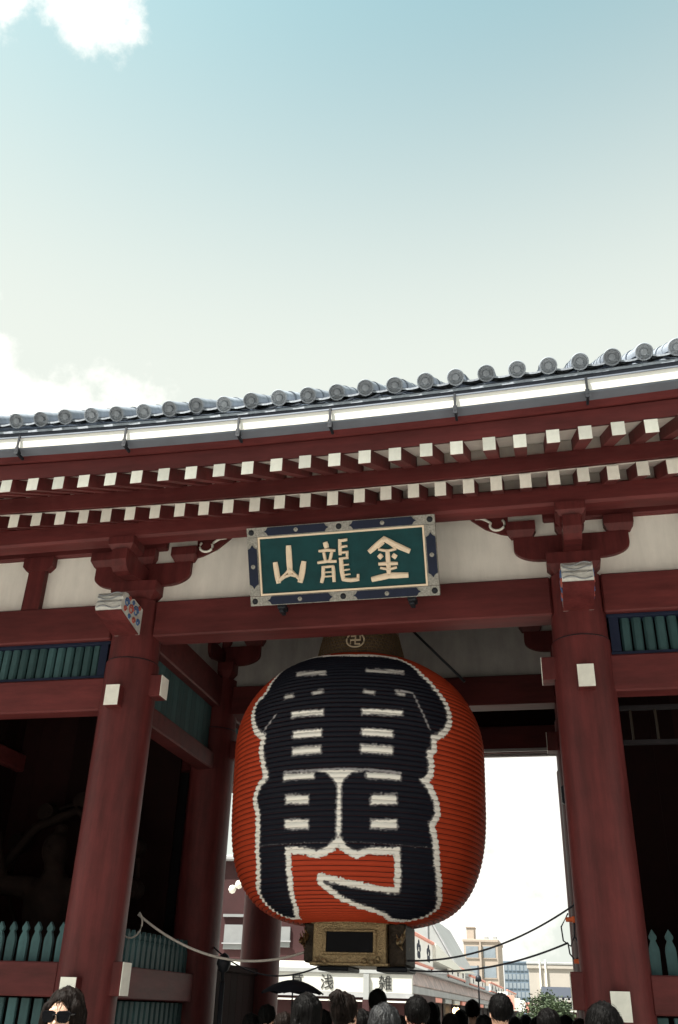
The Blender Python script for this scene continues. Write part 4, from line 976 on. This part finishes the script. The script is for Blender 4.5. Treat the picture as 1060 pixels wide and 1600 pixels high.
def torso_sdf(X, Y, Z):
    d = ell(X, Y, Z, (0, 0, 1.24), (.165, .105, .21)); d = su(d, ell(X, Y, Z, (0, 0, 1.05), (.145, .10, .18)), .06); d = su(d, ell(X, Y, Z, (0, 0, .92), (.168, .118, .14)), .06)
    d = su(d, cap(X, Y, Z, (-.15, 0, 1.37), (.15, 0, 1.37), .055, .055), .05)
    for s_ in (-1, 1):
        d = su(d, cap(X, Y, Z, (s_ * .185, 0, 1.36), (s_ * .23, -.02, 1.09), .055, .05), .03)
    d = d - .014 - .004 * np.sin(Z * 31 + 3 * X) * np.cos(X * 17)
    d = np.maximum(d, .90 - Z); d = np.maximum(d, ((X * .6) ** 2 + (Y) ** 2) ** .5 * -1 + .0 + (Z - 1.39))
    return np.maximum(d, 1.10 - Z - 10 * np.maximum(0, .19 - np.abs(X)))
def legs_sdf(X, Y, Z):
    d = ell(X, Y, Z, (0, 0, .92), (.165, .115, .15))
    for s_ in (-1, 1):
        d = su(d, cap(X, Y, Z, (s_ * .085, 0, .90), (s_ * .095, .015, .50), .087, .062), .05); d = su(d, cap(X, Y, Z, (s_ * .095, .015, .50), (s_ * .10, -.015, .10), .066, .055), .03)
    d = d - .012 - .003 * np.sin(Z * 40 + 9 * X); return np.maximum(np.maximum(d, Z - 1.0), .08 - Z)
def strand(X, Y, Z): return .0045 * np.sin(X * 170 + 20 * Z) * np.sin(Y * 140 + 25 * Z) + .004 * np.sin(X * 61 + Y * 83)
def hair_short(X, Y, Z):
    d = ell(X, Y, Z, (0, -.02, 1.618), (.088, .105, .103)) + strand(X, Y, Z)
    cut = np.minimum(ell(X, Y, Z, (0, .095, 1.555), (.085, .075, .085)), 1e9)      # open the face
    d = np.maximum(d, -cut); d = np.maximum(d, 1.545 - Z - .35 * np.maximum(0, -Y)); return np.maximum(d, -ell(X, Y, Z, (0, -.0, 1.55), (.060, .080, .10)))
def hair_bob(X, Y, Z):
    d = su(ell(X, Y, Z, (0, -.02, 1.615), (.098, .112, .11)), ell(X, Y, Z, (0, -.045, 1.50), (.105, .085, .10)), .04) + strand(X, Y, Z)
    d = np.maximum(d, -ell(X, Y, Z, (0, .11, 1.545), (.066, .09, .085))); return np.maximum(d, 1.43 - Z + .01 * np.sin(X * 60))
def hair_long(X, Y, Z):
    d = su(ell(X, Y, Z, (0, -.02, 1.615), (.091, .109, .106)), ell(X, Y, Z, (0, -.07, 1.44), (.115, .07, .20)), .05)
    for s_ in (-1, 1): d = su(d, cap(X, Y, Z, (s_ * .072, .025, 1.62), (s_ * .098, .02, 1.36), .03, .034), .03)
    d = d + strand(X, Y, Z) * .8
    d = np.maximum(d, -ell(X, Y, Z, (.006, .10, 1.562), (.062, .10, .100))); return np.maximum(d, 1.26 - Z + .012 * np.sin(X * 70))
def hair_bun(X, Y, Z):
    d = ell(X, Y, Z, (0, -.02, 1.615), (.09, .107, .106)); d = su(d, ell(X, Y, Z, (0, -.10, 1.69), (.05, .05, .045)), .015) + strand(X, Y, Z)
    d = np.maximum(d, -ell(X, Y, Z, (0, .10, 1.55), (.07, .09, .085))); return np.maximum(d, 1.51 - Z - .3 * np.maximum(0, -Y))
def add_strands(PQ, seed, n=700, ln=.05):
    P, Q = PQ; rg = np.random.default_rng(seed); c = np.array([0, -.02, 1.60])
    up_i = np.where(P[:, 2] > 1.30)[0]; v = []; f = []
    # outer surface only
    d = P - c; far = np.linalg.norm(d / np.array([.09, .105, .10]), axis=1); up_i = up_i[far[up_i] > .93]
    for i in rg.choice(up_i, n):
        p = P[i].copy(); nrm_ = (p - c) * np.array([1, 1, .7]); nrm_ /= np.linalg.norm(nrm_)
        g_ = np.array([rg.normal(0, .35), rg.normal(0, .35), -1.0]) + nrm_ * .25; t_ = g_ - nrm_ * (g_ @ nrm_); t_ /= np.linalg.norm(t_) + 1e-6
        sd_ = np.cross(t_, nrm_) * rg.uniform(.0010, .0022); L_ = ln * rg.uniform(.5, 1.3); lift = rg.uniform(.001, .007); b0 = len(P) + len(v)
        for k_ in range(4):
            a_ = k_ / 3; q_ = p + t_ * L_ * a_ + nrm_ * lift * math.sin(a_ * 2.6) - nrm_ * .018 * a_ * a_; w_ = sd_ * (1 - .7 * a_); v += [q_ - w_, q_ + w_]
        f += [(b0 + 2 * k_, b0 + 2 * k_ + 1, b0 + 2 * k_ + 3, b0 + 2 * k_ + 2) for k_ in range(3)]
    return np.vstack([P, np.array(v)]), np.vstack([Q, np.array(f)])
BODY = np_mesh('body', *surface_nets(body_sdf, (-.30, -.18, -.02), (.30, .22, 1.74), .0095), SKIN)
HAIRS = {k: surface_nets(fn, (-.16, -.18, 1.2), (.16, .14, 1.76), .0085) for k, fn in dict(short=hair_short, bob=hair_bob, long=hair_long, bun=hair_bun).items()}
HAIRS = {k: add_strands(v_, i_ + 5) for i_, (k, v_) in enumerate(HAIRS.items())}
TOR = surface_nets(torso_sdf, (-.34, -.2, .84), (.34, .2, 1.5), .012); LEG = surface_nets(legs_sdf, (-.3, -.2, .04), (.3, .2, 1.06), .014)
_mc = {}
def cached(name, key, PQ, m):
    k = (name, key, m.name)
    if k not in _mc: _mc[k] = np_mesh(name, *PQ, m)
    return _mc[k]
def person(x, y, top, rz, hair, hm, shirt, trousers, label, group=None, sc=None):
    k = top / 1.722 if sc is None else sc
    e = empty('person', (x, y, 0), label, 'person', group, rz); e.scale = (k, k, k)
    for nm, me in (('body', BODY), ('hair', cached('hair', hair, HAIRS[hair], hm)), ('shirt', cached('shirt', 't', TOR, CLO[shirt])), ('trousers', cached('trousers', 'l', LEG, CLO[trousers]))):
        o = bpy.data.objects.new(nm, me); COL.objects.link(o); o.parent = e
    return e
CG = 'visitors crowding through the gate'
CROWD = [(-3.03, 9.87, 1.55, -22, 'short', HAIR, 'black', 'navy', 'dim head against the base of the rear column'),
         (-2.39, 8.77, 1.57, -20, 'bob', HAIRB, 'grey', 'black', 'head partly under the left rim of the black umbrella'),
         (-2.33, 10.01, 1.60, -20, 'short', HAIR, 'navy', 'black', 'low dark head between the bobbed head and the tied-up hair'),
         (-1.64, 8.40, 1.61, -2, 'bob', HAIR, 'black', 'navy', 'dark head left of the greying hair'),
         (-1.49, 9.56, 1.57, -15, 'long', HAIR, 'white', 'black', 'low long-haired head right of the greying hair'),
         (-1.21, 11.02, 1.60, 22, 'short', HAIRB, 'khaki', 'navy', 'low head just below the lit shop lamps'),
         (-1.39, 14.03, 1.65, 17, 'bob', HAIR, 'black', 'black', 'small dark head between the lamps and the slim distant head'),
         (-0.79, 10.37, 1.60, -6, 'long', HAIR, 'navy', 'black', 'low long-haired head left of the tousled hair'),
         (-0.57, 12.05, 1.59, -9, 'short', HAIR, 'blue', 'black', 'low dark head right of the tousled hair'),
         (-0.37, 13.11, 1.59, 13, 'bun', HAIR, 'red', 'navy', 'small head with tied hair in front of the tree'),
         (-0.01, 11.29, 1.62, -12, 'short', HAIR, 'grey', 'black', 'dark head close to the left edge of the right column'),
         (0.12, 10.59, 1.59, 13, 'bob', HAIRB, 'black', 'navy', 'low brown-haired head at the very foot of the right column')]
wmn = person(-2.40, 4.68, 1.665, R(187), 'long', HAIRB, 'black', 'navy', 'woman with long dark hair and black sunglasses facing the camera')
# her sunglasses
sg = MB()
for s_ in (-1, 1):
    v = []
    for (yy, q) in ((.112, .92), (.106, 1.0), (.098, 1.0)):
        for (u, w_) in ((-1, .75), (-.6, 1), (.6, 1), (1, .7), (.85, -.6), (.45, -1), (-.45, -1), (-.9, -.5)):
            v.append((s_ * .038 + u * .035 * q, yy - .35 * abs(s_ * .038 + u * .035) ** 1.5, 1.586 + w_ * .027 * q))
    sg.add(v, [tuple(range(8))] + [(r_ * 8 + i, r_ * 8 + (i + 1) % 8, (r_ + 1) * 8 + (i + 1) % 8, (r_ + 1) * 8 + i) for r_ in range(2) for i in range(8)] + [tuple(range(16, 24))[::-1]])
    sg.tube([(s_ * .064, .093, 1.598), (s_ * .082, .06, 1.60), (s_ * .085, -.01, 1.592)], .005, 6)
sg.tube([(-.012, .112, 1.594), (0, .116, 1.597), (.012, .112, 1.594)], .004, 6)
o = bpy.data.objects.new('sunglasses', sg.mesh('sunglasses', GLASSB, True, 40)); COL.objects.link(o); o.parent = wmn
person(-2.87, 9.87, 1.63, R(-20), 'short', HAIR, 'navy', 'black', 'person with short black hair at the foot of the rear column, under the umbrella rim', CG)
person(-1.62, 6.45, 1.69, R(14), 'bob', HAIR, 'black', 'navy', 'person with bobbed black hair in front of the black umbrella', CG)
person(-1.46, 6.9, 1.71, R(-25), 'bun', HAIRB, 'grey', 'black', 'person with dark hair tied up, right of the bobbed head', CG)
person(-1.93, 10.74, 1.81, R(5), 'short', HAIR, 'black', 'black', 'tall person with short black hair below the third shop sign character', CG)
person(-0.95, 5.52, 1.64, R(-8), 'short', HAIRG, 'navy', 'grey', 'person with short greying hair lowest in the middle of the crowd', CG)
person(-1.08, 7.6, 1.71, R(30), 'short', HAIR, 'red', 'navy', 'person with short black hair under the right corner of the lantern base', CG)
person(-1.55, 12.24, 1.71, R(-5), 'bob', HAIR, 'black', 'black', 'farther person with black hair just left of the lit shop lamps', CG)
person(-1.12, 12.84, 1.76, R(0), 'short', HAIR, 'black', 'navy', 'slim distant head right of the lit shop lamps', CG)
person(-0.50, 8.14, 1.75, R(25), 'short', HAIR, 'white', 'black', 'person with tousled black hair below the tan building', CG)
person(-0.59, 15.68, 1.62, R(0), 'short', HAIR, 'grey', 'navy', 'smallest head far down the passage, left of the tree', CG)
person(-0.14, 8.73, 1.66, R(-15), 'bob', HAIR, 'blue', 'navy', 'person with black hair just left of the right column foot', CG)
person(0.17, 5.11, 1.67, R(5), 'short', HAIR, 'black', 'khaki', 'near person with black hair overlapping the foot of the right column', CG)

for (x, y, top, rz_, hr, hm_, sh, tr, lb) in CROWD: person(x, y, top, R(rz_), hr, hm_, sh, tr, lb, CG)

# umbrellas
def umbrella(name, x, y, ztop, rad, drop, m, label, tilt=(0, 0)):
    e = empty(name, (x, y, ztop - .95), label, 'umbrella')
    b = MB(); n = 8; sub = 4; rows = 6; v = []; f = []
    for i in range(rows + 1):
        t = i / rows
        for k in range(n * sub):
            a = 2 * math.pi * k / (n * sub); fr = abs((k % sub) / sub - .5) * 2
            r = rad * t * (1 - .06 * (1 - fr) * t); z = -drop * (t ** 1.8) + .02 * (1 - fr) * t ** 2
            v.append((x + r * math.cos(a) + tilt[0] * z, y + r * math.sin(a), ztop + z + tilt[0] * r * math.cos(a) + tilt[1] * r * math.sin(a)))
    m_ = n * sub
    f = [(i * m_ + k, i * m_ + (k + 1) % m_, (i + 1) * m_ + (k + 1) % m_, (i + 1) * m_ + k) for i in range(rows) for k in range(m_)]
    b.add(v, f); c = b.build('canopy', m, e, True)
    b = MB(); b.tube([(x, y, ztop + .05), (x, y, ztop - .85)], .008, 8); b.tube([(x, y, ztop - .85), (x, y, ztop - .93), (x + .03, y, ztop - .95), (x + .05, y, ztop - .9)], .012, 8); b.build('shaft', IRON, e, True)
    for k in range(n):
        a = 2 * math.pi * (k + 0) / n; b = MB()
        b.tube([(x + rad * t * math.cos(a), y + rad * t * math.sin(a), ztop - drop * t ** 1.8 - .008 + tilt[0] * rad * t * math.cos(a) + tilt[1] * rad * t * math.sin(a)) for t in (.05, .35, .65, .98)], .003, 4); b.build('rib', IRON, e)
umbrella('umbrella', -2.72, 10.2, 1.86, .33, .13, UMB, 'open black umbrella covering the left end of the shop fascia')

# ================================================================== STREET BEYOND THE GATE
def txt(name, s, size, loc, m, parent, rot=(math.pi / 2, 0, 0), ext=.01):
    c = bpy.data.curves.new(name, 'FONT'); c.body = s; c.size = size; c.align_x = 'CENTER'; c.align_y = 'CENTER'; c.extrude = ext; c.materials.append(m)
    t = bpy.data.objects.new(name, c); COL.objects.link(t); bpy.context.view_layer.update()
    me = bpy.data.meshes.new_from_object(t); bpy.data.objects.remove(t)
    return link(name, me, parent, loc, rot)
shop = empty('shop_house', (-9, 36, 0), 'red two-storey shop behind the gate with a white fascia of black characters', 'shop')
def sb(name, x0, x1, y0, y1, z0, z1, m, parent=None, c=.0):
    b = MB(); b.box(x0, x1, y0, y1, z0, z1, c); return b.build(name, m, parent if parent is not None else shop)
sb('wall', -15, -5.4, 36.3, 44, 0, 2.25, SHOPR)
fas = sb('fascia', -15, -5.25, 36.0, 36.25, 2.17, 2.76, FASC)
sb('fascia_rail', -15, -5.2, 35.95, 36.2, 2.76, 2.95, GREYR, c=.03)
sb('fascia_top', -15, -5.3, 36.0, 36.4, 2.95, 3.14, WHITE)
sb('fascia_base', -15, -5.22, 35.96, 36.2, 2.02, 2.165, SHOPG)
sb('fascia_rail', -15, -5.22, 35.9, 36.1, 1.88, 1.93, WHITE)
sb('pillar', -6.98, -6.78, 35.9, 36.1, 1.95, 2.76, GREYR, fas); sb('pillar', -7.0, -6.76, 35.85, 36.1, 0, 1.95, SHOPR)
for ch_, xx in (('草', -9.45), ('浅', -8.33), ('雑', -6.2)):
    txt('sign_character', ch_, .50, (xx, 35.985, 2.45), INK, fas)
sb('upper_wall', -15, -9.0, 36.45, 44, 3.145, 6.65, SHOPR)
sb('roof', -15.3, -8.8, 36.2, 44.3, 6.65, 6.85, SHOPG, c=.05)
for (x0, x1, z0, z1) in ((-12.5, -11.55, 3.5, 4.35), (-14.2, -13.2, 3.5, 4.35), (-10.9, -9.9, 3.6, 4.3), (-12.6, -11.5, 4.62, 4.72)):
    w_ = sb('window', x0, x1, 36.36, 36.44, z0, z1, PANEL); 
    if z1 - z0 > .5: sb('window_bar', x0 - .05, x1 + .05, 36.30, 36.35, z0 + .18, z0 + .22, SHOPG, w_)
for (xx, zz_) in ((-12.15, 5.55), (-11.9, 5.72), (-11.75, 5.9)):
    b = MB(); b.lathe([(0, -.16), (.10, -.12), (.15, 0), (.10, .12), (0, .16)], (xx, 35.9, zz_), 14, False); o = b.build('wall_globe', WHITE, shop, True)
# receding row of shops: fascia, roof and street front
row = empty('shop_row', (-6.5, 60, 0), 'long row of low shops receding from the fascia corner down the street', 'shops')
b = MB(); b.box(-10, -5.9, 44.1, 150, 0, 2.35); b.build('wall', SHOPR, row)
b = MB(); b.box(-5.89, -5.35, 36.4, 150, 2.20, 2.46, .02); b.build('awning_edge', SHOPG, row)
FASP = mat('shop_row_fascia', (.36, .33, .33), .7, .45, 2.2, col2=(.55, .42, .40))
b = MB(); b.prism([(-5.34, 2.47), (-5.3, 2.50), (-5.5, 2.95), (-5.9, 2.95), (-5.9, 2.47)], 36.5, 150, 'y'); b.build('fascia', FASP, row)
b = MB(); b.prism([(-5.25, 2.96), (-5.25, 3.06), (-6.6, 3.42), (-10, 3.0), (-10, 2.96)], 36.4, 150, 'y'); b.build('roof', SHOPG, row)
for k in range(22):
    y = 40 + k * 4.0; b = MB(); b.box(-5.55, -5.42, y, y + 2.6, 2.0, 2.19, .02); b.build('sign_board', (FASC, DECP, GREYR)[k % 3], row)
for k in range(26):
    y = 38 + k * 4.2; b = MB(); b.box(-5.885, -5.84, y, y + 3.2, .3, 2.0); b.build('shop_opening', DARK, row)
for k, (y, z) in enumerate(((52.5, 1.72), (53.2, 1.70), (54.2, 1.73))):
    LM = bpy.data.materials.get('lit_lamp')
    if LM is None:
        LM = bpy.data.materials.new('lit_lamp'); LM.use_nodes = True; LM.node_tree.nodes['Principled BSDF'].inputs['Emission Color'].default_value = (1, .6, .25, 1); LM.node_tree.nodes['Principled BSDF'].inputs['Emission Strength'].default_value = 4
    b = MB(); b.lathe([(.0, -.12), (.08, -.09), (.11, 0), (.08, .09), (.03, .12), (.03, .16)], (-5.5, y, z), 12); o = b.build('shop_lamp', LM, None, True)
    tag(o, ('left small warm lit lamp at the shop front among the heads', 'middle small warm lit lamp at the shop front among the heads', 'right small warm lit lamp at the shop front among the heads')[k], 'lamp', 'lit lamps of the shop row')
# seasonal decoration boards above the shop roofs
dl = ['first', 'second', 'third', 'fourth', 'fifth', 'sixth', 'seventh']
def deco(y0, y1, z0, z1, label, motifs, x=-5.6):
    e = empty('decoration_board', (x, (y0 + y1) / 2, z0), label, 'decoration', 'white decoration boards above the shop row')
    b = MB(); b.box(x - .05, x + .05, y0, y1, z0, z1, .02); b.build('board', DECW, e)
    b = MB(); b.box(x - .07, x + .12, y0 - .2, y1 + .2, z1, z1 + .11, .02); b.build('pink_edge', DECP, e)
    b = MB(); b.box(x - .06, x + .08, y0 - .1, y1 + .1, z0 - .09, z0 - .005, .02); b.build('pink_edge', DECP, e)
    for k in range(motifs):
        yy = y0 + (k + .5) * (y1 - y0) / motifs; q = MB(); zm = (z0 + z1) / 2; s_ = (z1 - z0) * .36
        for a in range(5):
            an = a * 2 * math.pi / 5 + .3; q.lathe([(0, -.02), (s_ * .42, -.015), (s_ * .42, .015), (0, .02)], (0, 0, 0), 8, False)
            for i in range(len(q.v) - 32, len(q.v)):
                px, py, pz = q.v[i]; q.v[i] = (x + .06 + pz, yy + px * 1.3 + s_ * 1.1 * math.cos(an), zm + py + s_ * .7 * math.sin(an))
        q.build('dark_motif', NAVY, e)
    for yy in (y0 + .1, y1 - .1):
        b = MB(); b.box(x - .03, x + .03, yy - .03, yy + .03, 3.05, z0 - .092); b.build('post', IRON, e)
deco(38.5, 44.5, 3.35, 4.25, 'nearest white decoration board with dark motifs beside the lantern base', 2)
deco(51.0, 59.5, 3.05 + .25, 3.75, 'middle white decoration board with three dark motifs on the shop roofs', 3)
deco(63, 74, 3.25, 3.62, 'third white decoration board, smaller, before the tan building', 3)
deco(80, 96, 3.25, 3.75, 'farther white decoration board with pink edges below the tan building', 4)
deco(104, 122, 3.25, 3.75, 'farthest white decoration board near the tree', 4)
# pennant strings / low canopies between boards
b = MB(); b.prism([(44.5, 3.6), (56, 3.55), (66, 3.9), (56, 3.75), (44.5, 4.3)], -6.5, -5.4, 'x'); o = b.build('canopy_roof', WHITE); tag(o, 'white slanting canopy between the first two decoration boards', 'canopy')
# streetlamp style pole
# --- distant buildings
def house(name, x0, x1, y0, y1, h_, m, label, rows=0, colsn=0, wm=PANE, parap=True, z_from=3.2):
    e = empty(name, ((x0 + x1) / 2, y0, 0), label, 'building')
    b = MB(); b.box(x0, x1, y0, y1, 0, h_); wl = b.build('wall', m, e)
    if parap:
        b = MB(); b.box(x0 - .15, x1 + .15, y0 - .15, y1 + .15, h_, h_ + .4, .05); b.build('parapet', m, e)
    if rows:
        dx = (x1 - x0) / colsn; dz = (h_ - z_from) / rows
        q = MB(); q.box(-dx * .36, dx * .36, -.06, .02, 0, dz * .58); qm = q.mesh('window', wm)
        q2 = MB(); q2.box(-dx * .40, dx * .40, -.12, -.0, -.12, -.02); qm2 = q2.mesh('sill', m)
        for r_ in range(rows):
            for c_ in range(colsn):
                xx = x0 + (c_ + .5) * dx; w_ = link('window', qm, e, (xx, y0, z_from + r_ * dz + dz * .2)); link('sill', qm2, w_, base_of(w_))
    return e
t_ = house('apartment_block', -14.1, -9.1, 150, 162, 11.0, TAN, 'tan apartment block with a stair tower above the shop row', 3, 2, PANE)
b = MB(); b.box(-13.7, -12.55, 151, 154, 11.4, 13.0, .05); tw = b.build('stair_tower', TAN, t_); b = MB(); b.box(-13.8, -12.45, 150.9, 154.1, 13.0, 13.15); b.build('tower_cap', TAN, tw)
b = MB(); b.box(-11.75, -11.5, 149.6, 149.99, 0, 11.0); b.build('pilaster', TAN, t_)
for xx in (-10.8, -9.5):
    b = MB(); b.box(xx - .3, xx + .3, 151, 152, 11.4, 11.9, .05); b.build('roof_unit', GREYR, t_)
house('office_block', -12.2, -6.4, 220, 235, 11.4, BLUEB, 'blue-grey office block between the tan block and the beige wall', 5, 7, PANE, z_from=3)
h_ = house('warehouse', -3.6, 9, 112, 125, 6.1, BEIGE, 'plain beige flat-roofed building left of the right column', 0, 0)
b = MB(); b.box(-3.8, 9.2, 111.8, 125.2, 6.5, 6.75, .05); b.build('cornice', GREYR, h_)
for xx in (-2.4, -1.8): 
    b = MB(); b.box(xx - .08, xx + .08, 111.75, 111.99, 3.8, 7.0); b.build('drainpipe', WHITE, h_)
# tiled hall with dark eaves
hl = empty('tiled_hall', (1.5, 80, 0), 'low hall with dark tiled eaves behind the tree by the right column', 'hall')
b = MB(); b.box(-1.2, 8, 80.6, 88, 0, 2.6); b.build('wall', SHOPR, hl)
b = MB(); b.prism([(79.8, 2.85), (79.8, 2.95), (84, 3.7), (88.5, 2.95), (88.5, 2.85)], -1.8, 8.5, 'x'); rf = b.build('roof', TILED, hl)
b = MB(); b.prism([(79.9, 2.15), (79.9, 2.22), (80.6, 2.5), (80.6, 2.42)], -1.6, 8.3, 'x'); b.build('lower_eave', TILED, hl)
q = MB(); q.box(-.12, .12, -.05, .05, 0, .25); qm = q.mesh('tile_end', GREYR)
for k in range(24): link('tile_end', qm, rf, (-1.6 + k * .42, 79.78, 2.62))
b = MB(); b.box(-1.5, 8.2, 79.95, 80.0, 1.95, 2.12); b.build('white_band', WHITE, hl)
# grey slanted roof mass left
gr = empty('gabled_hall', (-12, 70, 0), 'big pale grey steep roof rising behind the shop row next to the lantern', 'building')
b = MB(); b.box(-22, -7.0, 70, 84, 0, 4.0); b.build('wall', GREYR, gr)
b = MB(); b.prism([(-22.4, 4.0), (-6.9, 4.0), (-6.95, 4.3), (-9.0, 7.7), (-22.4, 7.7)], 69.7, 84.3, 'y'); b.build('roof', GREYR, gr)
for k in range(8):
    b = MB(); b.tube([(-6.85 - .02 - .26 * k * 0 , 69.6 + 0, 4.1), (-9.05, 69.6, 7.75)], .07, 5) if k == 0 else b.box(-21 + k * 1.7, -20.9 + k * 1.7, 69.6, 69.69, 4.1, 7.6); b.build('roof_seam', SHOPG, gr)
# street lamp pole
b = MB(); b.tube([(-5.0, 62, 0), (-5.0, 62, 4.2)], [.06, .04], 8); b.lathe([(.02, 0), (.2, .05), (.16, .3), (.02, .42)], (-5.0, 62, 3.3), 10); o = b.build('street_lamp', IRON, None, True); tag(o, 'slender dark street lamp standing before the tan block', 'street lamp')

# --- trees
def tree(x, y, h_, rad, n, label, seed):
    rg = random.Random(seed); e = empty('street_tree', (x, y, 0), label, 'tree')
    b = MB(); b.tube([(x, y, 0), (x + .1, y, h_ * .3), (x - .05, y, h_ * .62)], [.16, .12, .06], 8)
    tips = []
    for k in range(9):
        a = rg.uniform(0, 6.28); z0 = h_ * rg.uniform(.3, .6); t = Vector((x + rad * rg.uniform(.3, .75) * math.cos(a), y + rad * rg.uniform(.3, .75) * math.sin(a), h_ * rg.uniform(.5, .92)))
        b.tube([(x, y, z0), Vector((x, y, z0)).lerp(t, .5) + Vector((0, 0, .1)), t], [.06, .04, .015], 6); tips.append(t)
    b.build('trunk', BARK, e, True)
    c = MB()
    for k in range(n):
        t = rg.choice(tips); d = Vector((rg.gauss(0, 1), rg.gauss(0, 1), rg.gauss(0, .8))) * rad * .24; p = t + d; s_ = rg.uniform(.05, .11)
        u = Vector((rg.gauss(0, 1), rg.gauss(0, 1), rg.gauss(0, .5))).normalized() * s_; w_ = u.cross(Vector((rg.gauss(0, 1), rg.gauss(0, 1), rg.gauss(0, 1)))).normalized() * s_ * .55
        c.add([p - u, p + w_, p + u, p - w_], [(0, 1, 2, 3)])
    o = c.build('crown', LEAF, e)
tree(-1.5, 60, 3.1, 1.1, 2600, 'small green street tree left of the tiled hall', 1)
tree(-0.5, 52, 2.3, .9, 1800, 'lower green tree partly behind the heads near the right column', 2)
# crowd of stall goods far down the street: low signs on the right side of the street
for k in range(9):
    y = 66 + k * 7; x = -4.2 + .12 * k
    e = empty('banner_sign', (x, y, 0), '%s banner on a pole along the street, %s' % (('white', 'pink', 'pale')[k % 3], ('nearest', 'second nearest', 'third nearest', 'fourth nearest', 'fifth nearest', 'fourth farthest', 'third farthest', 'second farthest', 'farthest')[k]), 'banner', 'banners along the street')
    b = MB(); b.tube([(x, y, 0), (x, y, 3.0)], .03, 6); b.build('pole', IRON, e)
    b = MB(); b.box(x + .03, x + .62, y - .01, y + .01, 2.0 - .04 * k, 2.9 - .06 * k, .004); b.build('cloth', (DECW, DECP, FASC)[k % 3], e)

# --- unseen blocks added behind the viewer to keep low sky off the gate interior
for x0, x1, h_, m_, lb in ((-60, -22, 21, BEIGE, 'added beige block behind the viewer, left, screening the low sky'), (-21.5, 14, 25, GREYB, 'added grey block straight behind the viewer, screening the low sky'), (14.5, 55, 19, TAN, 'added tan block behind the viewer, right, screening the low sky')):
    e = house('sky_blocker', x0, x1, -38, -26, h_, m_, lb)
    dx = (x1 - x0) / 9; q = MB(); q.box(-dx * .36, dx * .36, -.05, .06, 0, 1.5); qm = q.mesh('window', PANE)
    for r_ in range(int(h_ / 3.2)):
        for c_ in range(9): link('window', qm, e, (x0 + (c_ + .5) * dx, -26, 1.2 + 3.1 * r_))
